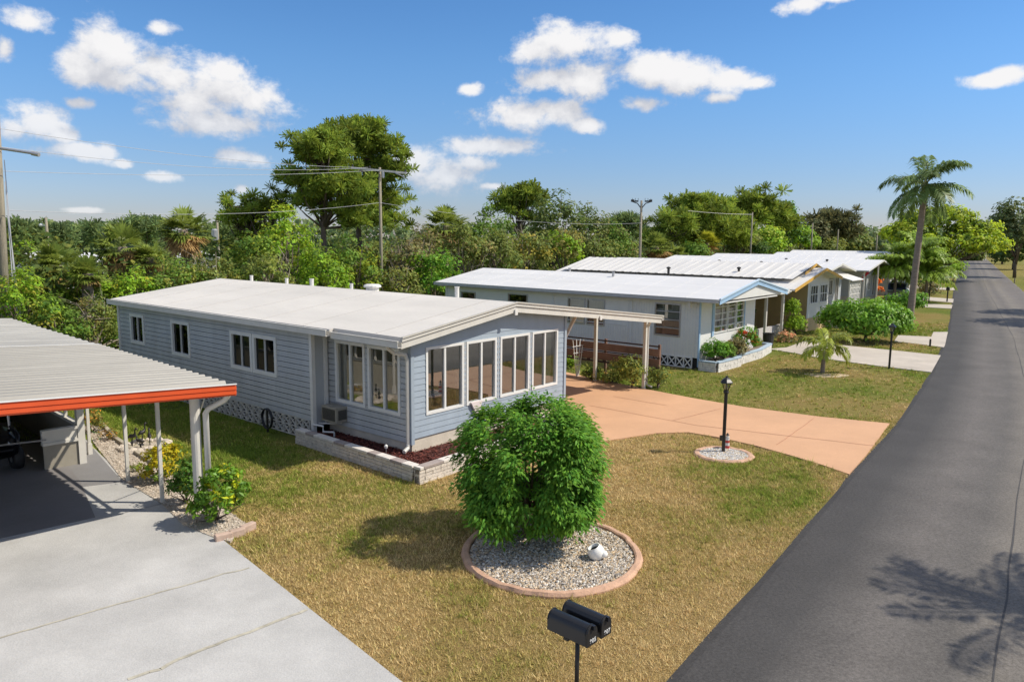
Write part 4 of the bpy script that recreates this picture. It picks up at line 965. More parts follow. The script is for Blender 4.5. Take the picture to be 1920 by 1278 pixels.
# ================================================================== lamp posts
def lamp_post(x, y, h, label, rz=.3, cell=True, s=1.0):
    t = empty('lamp_post', (x, y, 0), rz, label, 'lamp post', 'black lamp posts on the front lawns')
    mb = MB(); mb.tube([(0, 0, -.1), (0, 0, h-.33)], .042*s, 10); mb.lathe([(.06*s, h-.40), (.065*s, h-.37), (.05*s, h-.33)], n=10); mb.build('post', M['blackm'], t, smooth=False)
    hd = empty('lamp_head', (0, 0, h-.33)); hd.parent = t
    mb = MB()
    for k in range(6):
        a = k*math.pi/3; mb.beam((.05*s*math.cos(a), .05*s*math.sin(a), 0), (.115*s*math.cos(a), .115*s*math.sin(a), .19), .012, .012)
    mb.lathe([(.055*s, -.02), (.06*s, .012)], n=6)
    mb.build('frame', M['black'], hd)
    mb = MB(); mb.lathe([(.155*s, .18), (.15*s, .205), (.09*s, .27), (.05*s, .30), (.03*s, .31), (.028*s, .335), (.006, .35)], n=6); mb.build('lamp_roof', M['black'], hd)
    mb = MB(); k = 6; vs = [(r*math.cos(a*math.pi/3), r*math.sin(a*math.pi/3), z) for r, z in ((.047*s, .012), (.108*s, .185)) for a in range(6)]
    mb.add(vs, [(i, (i+1) % 6, 6+(i+1) % 6, 6+i) for i in range(6)]); mb.build('glass', M['lampglass'], hd)
    mb = MB(); mb.lathe([(.02, .02), (.032, .05), (.035, .10), (.02, .14)], n=10); mb.build('bulb', M['white2'], hd, smooth=True)
    if cell: mb = MB(); mb.box(-.1, -.04, -.03, .03, .30, .42); mb.build('outlet_box', M['blackm'], t)
    return t
lx, ly = at(1356, 848)
lamp_post(lx, ly, 1.83, 'black lamp post in the small round stone bed by the terracotta drive')
l2 = at(1667, 691); lamp_post(*l2, 1.80, 'black lamp post on the lawn beside the pale drive of the white house', .8, False)
ecx, ecy = at(1357, 853)
ring('stone_edging', ecx, ecy, .70, .66, .14, .05, M['curb'], 'small round terracotta kerb ring around the lamp post', 'garden edging', 48, 5)
rng = np.random.default_rng(22); a, r_ = rng.uniform(0, 2*math.pi, 2600), np.sqrt(rng.uniform(0, 1, 2600))
pebbles('pebbles', rng, np.stack([ecx+.56*r_*np.cos(a), ecy+.53*r_*np.sin(a)], 1), .022, [(.7, .68, .64), (.6, .58, .55), (.5, .38, .22), (.66, .62, .55), (.45, .45, .47)], None, 'pale pebbles around the foot of the lamp post')
mb = MB(); mb.lathe([(.58, -.03), (.58, .012)], (ecx, ecy, 0), 32); tag(mb.build('gravel_base', M['shell']), 'bed under pebbles', kind='structure')
t = empty('lighthouse_figurine', (*at(1363, 842), .01), 0, 'small red and white lighthouse ornament behind the lamp post', 'ornament')
mb = MB(); pr = [(.062, 0), (.058, .09), (.053, .16), (.049, .22), (.045, .29)]
for i, ((r0, z0), (r1, z1)) in enumerate(zip(pr[:-1], pr[1:])): mb.lathe([(r0, z0), (r1, z1)], n=12, mi=i % 2)
mb.build('tower', [M['redstripe'], M['white']], t)
mb = MB(); mb.lathe([(.055, .29), (.055, .302), (.03, .303), (.03, .345)], n=10, mi=0); mb.lathe([(.045, .345), (.005, .40)], n=10, mi=1); mb.build('lantern', [M['cream'], M['blackm']], t)

# ================================================================== neighbour's carport on the left
LY = R(136.5-90); CP = empty('carport', (-4.9, 12.85, 0), LY, 'white corrugated carport with a bright orange-red fascia and white posts', 'carport')
def lw(x, y, z=0.0):
    c, s = math.cos(LY), math.sin(LY); return (-4.9+x*c-y*s, 12.85+x*s+y*c, z)
SL = .062
def corr(y0, y1, pitch, amp, flat=.55):
    o = []; y = y0
    while y < y1-1e-6:
        for f, z in ((0, 0), (flat, 0), (flat+.12, amp), (.88, amp)): 
            if y+f*pitch < y1: o.append((y+f*pitch, z))
        y += pitch
    return o+[(y1, 0)]
def corr_roof(name, y0, y1, pitch, amp, x0, x1, zr, th=.02, mt='roof_g', parent=None):
    pf = corr(y0, y1, pitch, amp); mb = MB(); n = len(pf); vs = []
    for x in (x0, x1):
        for dz in (0, -th):
            for y, z in pf: vs.append((x, y, zr-x*SL+z+dz))
    g = lambda i, d, j: (i*2+d)*n+j
    fs = []
    for j in range(n-1):
        fs += [(g(0, 0, j), g(1, 0, j), g(1, 0, j+1), g(0, 0, j+1)), (g(0, 1, j+1), g(1, 1, j+1), g(1, 1, j), g(0, 1, j)), (g(1, 0, j), g(1, 1, j), g(1, 1, j+1), g(1, 0, j+1))]
    mb.add(vs, fs); return mb.build(name, M[mt], parent or CP)
r1 = corr_roof('roof', .04, 6.62, .27, .055, -8.6, .0, 2.40)
corr_roof('roof_panel', 6.62, 14.3, .48, .022, -8.6, .0, 2.415, mt='pan_beige', parent=r1)
mb = MB(); mb.beam((0, 6.62, 2.435), (-8.6, 6.62, 2.435+8.6*SL), .06, .03); mb.build('roof_seam', M['white'], r1)
mb = MB()
for (z0, z1, o) in ((-.10, -.065, .0), (-.07, -.012, .020), (-.016, .012, .003), (.008, .068, .024), (.064, .092, .006)):
    a, b_ = (-8.6, 8.6*SL+2.32), (.07, 2.32-.07*SL)
    mb.add([(a[0], -o-.03, a[1]+z0), (b_[0], -o-.03, b_[1]+z0), (b_[0], -o-.03, b_[1]+z1), (a[0], -o-.03, a[1]+z1), (a[0], .03, a[1]+z0), (b_[0], .03, b_[1]+z0), (b_[0], .03, b_[1]+z1), (a[0], .03, a[1]+z1)],
           [(0, 1, 2, 3), (5, 4, 7, 6), (3, 2, 6, 7), (4, 5, 1, 0), (1, 5, 6, 2), (4, 0, 3, 7)])
mb.build('fascia', M['red'], CP)
mb = MB(); mb.beam((-8.6, -.052, 2.32+8.6*SL+.108), (.075, -.052, 2.32+.108-.005), .03, .018); mb.build('drip_edge', M['white2'], CP)
mb = MB(); mb.box(.0, .07, .05, 14.3, 2.27, 2.285); mb.box(.06, .075, .05, 14.3, 2.27, 2.37); mb.build('gutter', M['brownd'], CP)
mb = MB(); mb.box(-.62, -.54, .6, 14.2, 2.25, 2.40); mb.build('beam', M['cream'], CP)
for (x, y, r_) in ((-.66, 1.61, .030), (-.66, 3.32, .030), (-.55, 5.95, .030), (-.5, 9.2, .030)):
    mb = MB(); mb.box(x-r_, x+r_, y-r_, y+r_, .0, 2.27); mb.box(x-r_*1.5, x+r_*1.5, y-r_*1.5, y+r_*1.5, 0, .02 if y < 5 else .28); mb.build('carport_post', M['cream'], CP)
mb = MB(); mb.lathe([(.085, 0), (.085, 2.3)], (-.36, .70, 0), 14); mb.build('carport_post', M['cream'], CP)
mb = MB(); mb.tube([(.03, .12, 2.3), (.03, .16, 2.22), (-.02, .25, 2.1), (-.19, .52, 1.93), (-.22, .58, 1.84), (-.22, .58, .05)], .052, 8); mb.build('downspout', M['white'], CP, smooth=True)
mb = MB(); mb.tube([(-.15, .66, 2.2), (.05, 1.9, 1.05)], .011, 5); mb.build('brace', M['white'], CP)
# screened room under the roof
sr = empty('screen_room', (0, 0, 0)); sr.parent = CP
mb = MB(); mb.box(-.96, -.82, 5.27, 5.41, .0, 2.36); mb.build('corner_post', M['cream'], sr)
mb = MB(); mb.box(-.93, -.89, 5.42, 14.0, 0, .86); mb.box(-1.62, -.965, 5.31, 5.36, 0, .56); mb.build('kick_panel', M['beige'], sr)
mb = MB(); mb.box(-.965, -.855, 5.42, 14.0, .86, .93); mb.box(-.95, -.87, 5.42, 14, 2.25, 2.33)
for y in (6.2, 7.15, 8.1, 9.2, 10.4, 11.6): mb.box(-.94, -.88, y, y+.06, .93, 2.25)
mb.box(-1.64, -.965, 5.26, 5.40, .56, .62); mb.box(-1.64, -.965, 5.26, 5.40, .83, .89); mb.box(-1.64, -.965, 5.29, 5.37, .62, .83); mb.build('frame', M['cream'], sr)
mb = MB(); mb.box(-8.4, -.95, 11.9, 12.0, 0, 2.5); mb.build('back_wall', M['beige'], sr)
mb = MB(); mb.box(-3.4, -3.3, 7.4, 11.9, 0, 2.45); mb.build('side_wall', mat('shed_panel', (.26, .235, .20), .7, .1), sr)
mb = MB(); mb.tube([(-6.0, 5.0, 1.0), (-1.6, 5.15, .72)], .018, 6); mb.build('rail', M['steel'], CP)
# golf cart under the carport
GC = empty('golf_cart', lw(-2.55, 6.75), LY+R(4), 'black golf cart with a pale canopy parked under the corrugated carport', 'golf cart')
mb = MB()
def rounded(mb, secs):
    vs = []; k = 12
    for (y, z0, z1, hw) in secs:
        for i in range(k):
            t = 2*math.pi*i/k; cx, cz = math.cos(t), math.sin(t); vs.append((math.copysign(abs(cx)**.55, cx)*hw, y, (z0+z1)/2+math.copysign(abs(cz)**.6, cz)*(z1-z0)/2))
    n = len(secs); mb.add(vs, [(i*k+j, i*k+(j+1) % k, (i+1)*k+(j+1) % k, (i+1)*k+j) for i in range(n-1) for j in range(k)]+[tuple(range(k)), tuple(range((n-1)*k, n*k))[::-1]])
rounded(mb, [(-1.12, .42, .62, .40), (-1.05, .32, .76, .52), (-.75, .30, .86, .56), (-.55, .30, .95, .56), (-.5, .28, .45, .56), (.25, .28, .42, .56), (.3, .28, .72, .57), (1.0, .30, .80, .56), (1.2, .4, .7, .48)])
body = mb.build('body', M['black'], GC, smooth=True)
mb = MB()
for sx in (-1, 1):
    mb.tube([(sx*.5, -1.12+.0, .55), (sx*.52, -1.0, .78), (sx*.52, -.62, .9), (sx*.52, -.48, .62)], .045, 6)
mb.build('fender', M['black'], body, smooth=True)
for sx in (-.52, .52):
    for sy in (-.82, .78):
        w_ = MB(); n = 18
        pf = [(.09, -.10), (.17, -.105), (.235, -.09), (.25, -.04), (.25, .04), (.235, .09), (.17, .105), (.09, .10)]
        vs = [(sx+o, sy+r*math.cos(2*math.pi*j/n), .25+r*math.sin(2*math.pi*j/n)) for r, o in pf for j in range(n)]
        w_.add(vs, [(i*n+j, i*n+(j+1) % n, (i+1)*n+(j+1) % n, (i+1)*n+j) for i in range(len(pf)-1) for j in range(n)]); wh = w_.build('wheel', M['rubber'], GC, smooth=True)
        h_ = MB(); h_.tube([(sx-.095, sy, .25), (sx+.095, sy, .25)], .115, 14); h_.build('hub', M['steel'], wh)
mb = MB(); rounded(mb, [(-.95, 1.74, 1.80, .5), (-.9, 1.72, 1.84, .6), (.85, 1.72, 1.84, .6), (.95, 1.74, 1.80, .5)]); mb.build('canopy', M['cream'], GC, smooth=True)
for sx in (-.5, .5):
    for q in (((sx, -.62, .85), (sx, -.48, 1.74)), ((sx, .95, .7), (sx, .8, 1.74))): mb = MB(); mb.tube(q, .026, 6); mb.build('strut', M['steel'], GC)
mb = MB(); mb.box(-.5, .5, .15, .55, .70, .80); mb.box(-.5, .5, .5, .6, .8, 1.2); mb.build('seat', M['beige'], GC, bevel=.03)
mb = MB(); mb.tube([(.22, -.35, .8), (.22, -.12, 1.0)], .02, 6); mb.tube([(.22+.17*math.cos(a), -.12+.08*math.sin(a), 1.0+.15*math.sin(a)) for a in np.linspace(0, 6.283, 18)], .014, 5); mb.build('steering_wheel', M['blackm'], GC)
for sx in (-.3, .3): mb = MB(); mb.lathe([(.06, 0), (.06, .02), (.02, .03)], n=10); h_ = mb.build('headlight', M['lampglass'], GC); h_.location = (sx, -1.08, .62); h_.rotation_euler = (R(90), 0, 0)

# planting strip beside the carport
strip_px = [(152, 800), (180, 838), (230, 902), (302, 946), (345, 988), (405, 1012), (432, 1018), (462, 985), (430, 962), (380, 930), (330, 895), (268, 862), (215, 826), (190, 800)]
sp_pts = [at(u, v) for u, v in strip_px]
mb = MB(); mb.prism(sp_pts, -.04, .040); tag(mb.build('gravel_strip', M['shell']), 'pale shell gravel strip beside the carport', kind='structure')
def in_poly(px, py, poly):
    c = np.zeros(len(px), bool); n = len(poly)
    for i in range(n):
        x0, y0 = poly[i]; x1, y1 = poly[i-1]
        with np.errstate(divide='ignore', invalid='ignore'):
            c ^= ((y0 > py) != (y1 > py)) & (px < (x1-x0)*(py-y0)/(y1-y0)+x0)
    return c
rng = np.random.default_rng(23); q = np.stack([rng.uniform(-11.5, -4, 26000), rng.uniform(11.5, 19.8, 26000)], 1); q = q[in_poly(q[:, 0], q[:, 1], sp_pts)]
pebbles('shell_gravel', rng, q[:6500], .022, [(.54, .47, .39), (.46, .38, .30), (.58, .52, .44), (.38, .32, .25)], None, 'pale shell gravel along the carport edge', .042)
te = empty('timber_edging', (0, 0, 0), 0, 'weathered timber edging between the shell gravel and the side lawn', 'garden edging')
mb = MB(); pp = [at(u, v) for u, v in ((192, 800), (216, 826), (270, 862), (300, 880))]
for p, q_ in zip(pp[:-1], pp[1:]): mb.beam((*p, .05), (*q_, .05), .10, .12)
mb.build('timber', M['timber'], te, bevel=.01)
kb = empty('kerb_stone', (*at(447, 1003), 0), R(10), 'short curved concrete kerb piece at the front corner of the shell gravel strip', 'kerb')
mb = MB()
for i, (x, y, rz) in enumerate(((.13, .16, .9), (-.02, -.06, .55), (-.2, -.2, .5))):
    v = Vector((math.cos(rz), math.sin(rz), 0)); mb.beam(Vector((x, y, .06))-v*.14, Vector((x, y, .06))+v*.14, .12, .15)
mb.build('kerb_block', mat('pinkish_concrete', (.46, .34, .27), .9, .2, 5, .3), kb, bevel=.02)
def plant_at(u, v, *a, **k):
    p = at(u, v); return tree(k.pop('name', 'shrub'), p[0], p[1], *a, **k)
plant_at(303, 905, [(0, 0, .42, .36, .36, .34), (.12, .05, .6, .28, .28, .24), (-.1, 0, .2, .28, .28, .2)], (.27, .245, .012), 'bright yellow leaved shrub between the thin carport posts', 'shrub', 80, 22, .12, (.085, .04), 51, .02, .15, 10, .25, .1, .2, None, ((.10, .17, .02), .22), 'leafg', name='croton_shrub')
plant_at(350, 948, [(0, 0, .38, .27, .27, .36), (.02, 0, .7, .22, .22, .22)], (.055, .12, .02), 'dark green upright shrub left of the round white carport post', 'shrub', 70, 22, .11, (.085, .038), 52, .02, .15, 10, .25, .12, .2, None, ((.16, .19, .02), .12), 'leafg', name='shrub')
plant_at(408, 985, [(0, 0, .50, .40, .40, .36), (.1, .05, .80, .36, .36, .22), (.28, .0, .62, .26, .28, .2), (-.22, -.1, .28, .28, .28, .2)], (.075, .155, .018), 'bright green leafy shrub in front of the round white carport post', 'shrub', 130, 22, .12, (.10, .042), 53, .02, .15, 14, .22, .1, .25, None, ((.30, .34, .02), .1), 'leafg', name='shrub')
plant_at(255, 885, [(0, 0, .1, .14, .14, .1)], (.14, .17, .03), 'tiny yellow-green seedling at the foot of a thin carport post', 'plant', 10, 14, .07, (.07, .03), 54, .008, .05, 4, name='small_plant')
plant_at(172, 812, [(0, 0, .32, .28, .28, .3), (.1, 0, .15, .24, .24, .15)], (.13, .13, .035), 'ragged multicoloured croton beside the rear carport post', 'shrub', 34, 20, .11, (.09, .03), 55, .015, .12, 8, .3, .3, .25, None, ((.30, .16, .04), .2), 'leafg', name='croton_shrub')
plant_at(200, 828, [(0, 0, .16, .22, .22, .14)], (.15, .11, .04), 'low reddish plant on the shell gravel by the timber edging', 'plant', 16, 16, .09, (.07, .03), 56, .008, .06, 5, .3, .35, name='small_plant')
# rock ring with ornaments on the side lawn
rk = empty('rock_ring', (*at(270, 840), 0), R(40), 'ring of pale rocks with dark bird ornaments on the side lawn', 'rock garden')
rng = np.random.default_rng(61); mb = MB()
for i in range(26):
    a = 2*math.pi*i/26; r_ = .52+rng.normal(0, .05); s = rng.uniform(.07, .13); c = np.array([r_*math.cos(a), r_*.8*math.sin(a), .05])
    n = 7; pr = [(s*.6, -.05), (s, .0), (s*.85, s*.5), (s*.4, s*.8)]; vs = [(c[0]+rr*rng.uniform(.75, 1.2)*math.cos(2*math.pi*j/n), c[1]+rr*rng.uniform(.75, 1.2)*math.sin(2*math.pi*j/n), c[2]+z) for rr, z in pr for j in range(n)]
    mb.add(vs, [(k*n+j, k*n+(j+1) % n, (k+1)*n+(j+1) % n, (k+1)*n+j) for k in range(3) for j in range(n)]+[tuple(range(3*n, 4*n))])
mb.build('rocks', mat('pale_rock', (.55, .48, .40), .9, .25, 8, .5), rk)
mb = MB(); mb.lathe([(.48, -.02), (.46, .06)], n=24); mb.build('shell_bed', M['shell'], rk)
for i, (x, y, h) in enumerate(((-.22, .12, .44), (.02, .2, .5), (.14, .02, .38), (-.1, -.1, .3))):
    o = empty('bird_ornament', (*(Vector(rk.location)+Matrix.Rotation(R(40), 3, 'Z') @ Vector((x, y, 0))).xy, .05), R(60*i), ('dark bird ornament at the left of the rock ring', 'tallest dark bird ornament at the back of the rock ring', 'dark bird ornament right of the tallest one in the rock ring', 'shortest dark bird ornament at the front of the rock ring')[i], 'ornament', 'dark bird ornaments in the rock ring')
    mb = MB(); mb.tube([(0, 0, 0), (.01, 0, h*.5)], .012, 5); mb.tube([(-.03, 0, 0), (.01, 0, h*.5)], .01, 5)
    mb.tube([(-.10, 0, h*.50), (-.03, 0, h*.58), (.05, 0, h*.6), (.08, 0, h*.75), (.075, 0, h*.9), (.10, 0, h), (.16, 0, h*.95)], [.015, .05, .045, .02, .016, .026, .006], 7); mb.build('bird_body', M['blackm'], o, smooth=True)

# ================================================================== fence, trellis and shrubs beside the blue house carport
fe = empty('slat_fence', h1w(11.35, .1), YAW, 'brown horizontal slat privacy fence behind the blue house carport posts', 'fence')
mb = MB(); mb2 = MB()
for z0, z1 in ((.70, .96), (.98, 1.02), (1.04, 1.30), (1.37, 1.42)): (mb if z1-z0 > .1 else mb2).box(-.02, .02, .0, 8.5, z0, z1)
mb.build('slats', M['brown'], fe)
mb2.box(-.03, .03, 0, 8.5, .60, .66)
k = 0.1
while k < 8.5: mb2.box(-.02, .02, k, k+.12, .66, .70); k += .34
mb2.build('rails', M['brownd'], fe)
for y in (.05, 2.2, 4.4, 6.6, 8.45): mb = MB(); mb.box(.025, .10, y-.04, y+.04, -.05, 1.46); mb.build('fence_post', M['brown'], fe)
p = h1w(11.05, 3.25)[:2]; t = empty('fan_trellis', (*p, 0), YAW, 'white fan-shaped trellis standing by the brown slat fence', 'trellis')
mb = MB()
for i in range(4):
    a = (i-1.5)*.13; mb.beam((0.04*(i-1.5), 0, 0), (math.sin(a)*1.45+.04*(i-1.5), .0, 1.38), .03, .018)
for z, w in ((.45, .19), (.9, .32), (1.15, .38)): mb.beam((-w, -.02, z), (w, -.02, z), .028, .015)
mb.build('lattice', M['white2'], t)
def bush_px(u, v, vtop, wpx, col, label, seed, name='shrub', cat='shrub', dens=1.0, leafs=None, second=None, lump=3, group=None, m='leaf', z=0.0, rcm=1.0, sq=1.0):
    """shrub standing at ground pixel (u,v) of the survey photo, with its measured height and width"""
    x, y = at(u, v, z); D = math.hypot(x, y); h = max(.25, depth_xz(u, vtop, y)[1]-z); w = wpx/FOC*y
    r = np.random.default_rng(seed); bl = []
    for i in range(lump):
        a = r.uniform(0, 6.28); o = w*.2 if i else 0
        bl.append((o*math.cos(a), o*math.sin(a)*.8, h*(.50+(.12 if i % 2 else -.08)*(i > 0)), w*(.42 if i else .44)*sq, w*(.40 if i else .42)*sq, h*(.40 if i else .46)))
    ls = leafs or (max(.07, .0042*y), max(.035, .0022*y))
    cl = int(max(24, min(260, 30*(w*h)/(ls[0]*6)**2))*dens)
    return tree(name, x, y, bl, COLS[col] if isinstance(col, str) else col, label, cat, cl, 26, ls[0]*2.1*rcm, ls, seed, .02+.01*h, h*.3, 10, .25, .12, .15, group, second, m, z)
bush_px(1185, 727, 668, 62, 'olive', 'olive green shrub against the end carport post of the blue house', 71, lump=4, second=((.17, .19, .05), .3))
bush_px(1232, 728, 690, 40, 'olive', 'low yellow-green shrub just outside the end carport post', 72, second=((.2, .2, .05), .3))
bush_px(1110, 712, 690, 34, 'mid', 'low ground plants at the foot of the fan trellis', 73, name='small_plant', cat='plant', second=((.2, .19, .05), .3))
bush_px(1150, 718, 697, 40, 'olive', 'low creeping plants between the two carport posts', 74, name='small_plant', cat='plant', second=((.22, .18, .07), .3))
bush_px(1068, 690, 664, 22, 'bright', 'small bright shrub peeping past the corner of the blue house', 75)

# ================================================================== white house
H2 = empty('mobile_home', (7.17, 28.58, 0), YAW, 'white mobile home with light blue gable trim and a stone planter in front', 'house')
prof2 = [(-.45, 2.80), (3.1, 3.40), (6.4, 2.83), (10.9, 2.52)]
def rz2(x): return 2.80+(x+.45)*.169 if x < 3.1 else 3.40-(x-3.1)*.1727
hw = [(.77, 1.92, 1.2, 2.5), (4.28, 5.2, 1.34, 2.45), (5.28, 6.2, 1.34, 2.45), (8.44, 9.62, 1.7, 2.45), (11.67, 12.64, 1.7, 2.38)]
mb = MB()
wall(mb, (0, 13.7, 0), -Y, -X, 13.7, .45, 2.78, [(13.7-b, 13.7-a, c, d) for a, b, c, d in hw])
wall(mb, (0, 0, 0), X, -Y, 5.4, 0.1, 3.35, [(1.3, 4.15, 1.28, 2.58)], 0, lambda u: rz2(u)-.05, nseg=14)
wall(mb, (5.4, 0, 0), Y, X, 13.7, .1, 2.9); wall(mb, (5.4, 13.7, 0), -X, Y, 5.4, .1, 3.3, [], 0, lambda u: rz2(5.4-u)-.05, nseg=14)
mb.build('wall', M['wallw'], H2)
mb = MB()
k = .12
while k < 13.6:
    if True:
        segs = [(.47, 2.70)]
        for a, b, c, d in hw:
            if a-.08 < k < b+.08: segs = [(.47, c-.06), (d+.06, 2.7)]
        if k > 3.2: segs = [(s0, min(s1, 1.45)) for s0, s1 in segs if s0 < 1.4]
        for s0, s1 in segs: mb.box(-.012, -.002, k, k+.022, s0, s1)
    k += .12
mb.box(-.03, -.002, 0, 13.7, 2.52, 2.56); mb.box(-.02, -.002, 3.2, 13.7, 1.46, 1.49)
for y in (0.0, 2.95, 6.95, 13.6): mb.box(-.03, -.002, y, y+.10, .45, 2.75)
mb.build('siding_rib', mat('white_rib', (.68, .69, .70), .5, .05), H2)
for a, b, c, d in hw: window(H2, (0, 0, 0), Y, -X, a, b, c, d, fw=.05, mull=(), rails=(.25, .5, .75) if c < 1.3 else (.5,), glass='glass', frame='steel', blind='curtain' if c < 1.4 else None, blind_z=.25)
for a, b in ((1.3, 2.5), (2.56, 3.36), (3.4, 4.15)): window(H2, (0, 0, 0), X, -Y, a, b, 1.28, 2.58, fw=.05, mull=(.62,) if b-a > 1 else (), rails=(.2, .4, .6, .8), glass='glass', blind='curtain')
for q in ((-.02, .07, -.05, -.002, .1, 2.7), (1.12, 1.27, -.045, -.002, 1.2, 2.66), (4.18, 4.26, -.045, -.002, 1.2, 2.66)): mb = MB(); mb.box(*q); mb.build('trim_board', M['blue'], H2)
mb = MB(); x_lattice(mb, (-.01, 1.95, 0), -Y, -X, 1.72, .04, .44, .38, .035); sk = mb.build('skirting', M['wallw'], H2)
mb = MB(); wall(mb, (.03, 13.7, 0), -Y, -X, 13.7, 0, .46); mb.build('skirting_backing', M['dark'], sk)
mb = MB(); mb.box(-.012, .02, 2.0, 13.7, .0, .44); mb.build('foundation', M['wallw'], H2)
rf2 = roof_sheet(H2, [(-.45, 2.80), (3.1, 3.40), (6.4, 2.843)], -1.0, 14.0, .07, M['roof_w'])
roof_sheet(rf2, [(6.4, 2.84), (10.9, 2.52)], .4, 8.0, .06, M['roof_w'], 'carport_roof')
mb = MB()
for y in np.arange(.4, 14, 1.22): mb.beam((-.4, y, 2.812), (3.05, y, 3.395), .03, .006)
mb.build('roof_seam', M['roof_w'], rf2)
mb = MB(); rake_board(mb, prof2[:3], -1.0, .09, .03, -.02); rake_board(mb, prof2[:3], -1.0, .11, .02, .085); mb.build('fascia', M['blue'], H2)
mb = MB(); rake_board(mb, [(x, z+.01) for x, z in prof2[:3]], -.99, .05, .07, -.03); mb.build('gutter_trim', mat('ice_blue', (.55, .68, .80), .4, .05), H2)
mb = MB(); mb.add([(.2, -.94, 2.72), (5.9, -.94, 2.72), (3.1, -.94, 3.28), (.2, -.90, 2.72), (5.9, -.90, 2.72), (3.1, -.90, 3.28)], [(0, 1, 2), (5, 4, 3), (0, 3, 4, 1), (1, 4, 5, 2), (2, 5, 3, 0)]); mb.build('gable_panel', M['white2'], H2)
mb = MB(); mb.box(-.2, 5.4, -.95, 0, 2.62, 2.66); mb.build('soffit', M['white2'], H2)
mb = MB(); gutter(mb, -.45, -.98, 14.0, 2.77, .09, .09); mb.build('gutter', mat('dull_gutter', (.42, .43, .44), .5, .1), H2)
mb = MB(); mb.box(-.40, -.02, .3, 13.9, 2.60, 2.64); mb.box(-.38, -.28, .2, .3, 2.42, 2.66); mb.build('eave_beam', M['cream'], H2)
for (px, py) in ((2.5, 5.5), (3.3, 8.5)):
    mb = MB(); mb.lathe([(.06, -.05), (.06, .16), (.08, .17), (.08, .2)], (px, py, rz2(px)), 10); mb.build('vent_pipe', M['steel'], rf2)
# planter of the white house
def h2w(x, y, z=0.0):
    c, s = math.cos(YAW), math.sin(YAW); return (7.17+x*c-y*s, 28.58+x*s+y*c, z)
P2 = empty('stone_planter', h2w(0, -.8), YAW, 'white split-stone planter with light blue caps along the front of the white house', 'planter')
pw = [((-.03, .70), (0, 0)), ((0, 0), (2.0, -.05)), ((2.0, -.05), (2.15, .12)), ((2.15, .12), (4.6, .15)), ((4.6, .15), (6.6, .5)), ((6.6, .5), (6.6, .85))]
capsb = [('iceblue', 3.0)]; M['iceblue'] = mat('pale_blue_cap', (.38, .48, .58), .6, .1, 5)
M['stonew'] = mat('white_stone', (.68, .66, .62), .85, .15, 7, .5, 40)
sv_ = M['stone']; M['stone'] = M['stonew']
for i, (a, b) in enumerate(pw): stone_wall('stone_wall', a, b, .34, .15, P2, 80+i, capsb)
M['stone'] = sv_
mb = MB(); mb.prism([(0, .05), (2, 0), (2.15, .17), (4.6, .2), (6.5, .5), (6.5, .78), (0, .78)], 0, .3); mb.build('soil', M['soil'], P2)
for i, (x, y, w, h, c, l, sec) in enumerate(((.55, -.45, .95, .85, 'hedge', 'clipped green shrub at the left end of the white house planter', None), (1.35, -.45, .7, .7, 'mid', 'lower green shrub beside the clipped one in the white house planter', None),
        (2.4, -.5, .8, .75, 'grey', 'dry brownish shrub in the middle of the white house planter', None), (3.6, -.4, 1.0, 1.15, 'hedge', 'taller green shrub with red leaves at the right of the white house planter', ((.35, .07, .03), .14)))):
    q = h2w(x, y); tree('shrub', q[0], q[1], [(0, 0, h*.52, w*.5, w*.42, h*.48), (.1, 0, h*.4, w*.45, w*.42, h*.36)], COLS[c], l, 'shrub', 70, 22, .17, (.12, .055), 90+i, .025, .15, 8, .25, .12, .1, None, sec, 'leaf', .30)
q = h2w(3.0, -.45); tree('small_plant', q[0], q[1], [(0, 0, .35, .2, .2, .3)], COLS['brown'], 'thin dry twiggy plant below the windows of the white house', 'plant', 14, 10, .12, (.1, .02), 95, .012, .2, 14, .3, .2, z=.3)
# carport of the yellow trimmed house next door, vines, bin
vn = at(1480, 612)
tree('vine_hedge', *h2w(8.3, 3.0)[:2], [(-1.2, .6, 1.2, .8, .8, 1.15), (0, 0, 1.25, .9, .8, 1.15), (.9, -.3, 1.05, .7, .7, 1.0)], COLS['dark'], 'tall dark green vine-covered hedge under the carport roof', 'hedge', 150, 24, .26, (.16, .08), 96, .04, .6, 10, .3, .12, .3)
tree('vine_shrub', *at(1491, 633), [(0, 0, .65, .5, .45, .5), (-.2, .2, 1.4, .35, .3, .6)], COLS['bright'], 'bright green climbing shrub at the outer carport post', 'shrub', 70, 22, .22, (.15, .07), 97, .03, .4, 8, .3, .1, .3)
bp_ = at(1440, 651); t = empty('trash_bin', (*bp_, 0), .4, 'dark plastic trash bin beside the carport post of the white house', 'bin')
mb = MB(); mb.lathe([(.2, 0), (.26, .62), (.28, .64), (.28, .67), (.25, .67), (.22, .1)], n=14); mb.build('bin_body', M['bin'], t)
mb = MB(); mb.tube([(-.28, 0, .55), (-.32, 0, .6), (-.28, 0, .64)], .012, 5); mb.tube([(.28, 0, .55), (.32, 0, .6), (.28, 0, .64)], .012, 5); mb.build('handle', M['bin'], t)
bush_px(1472, 641, 625, 30, 'grey', 'low pinkish ground plant beside the white carport post', 98, name='small_plant', cat='plant', second=((.4, .25, .2), .3))
lw_ = empty('low_wall', (*at(1462, 637), 0), YAW, 'low whitish garden wall under the vine-covered hedge', 'wall')
mb = MB(); mb.box(-1.6, 1.6, .55, .67, -.05, .62); mb.build('wall_panel', mat('greyish_white_wall', (.52, .50, .50), .8, .1), lw_)

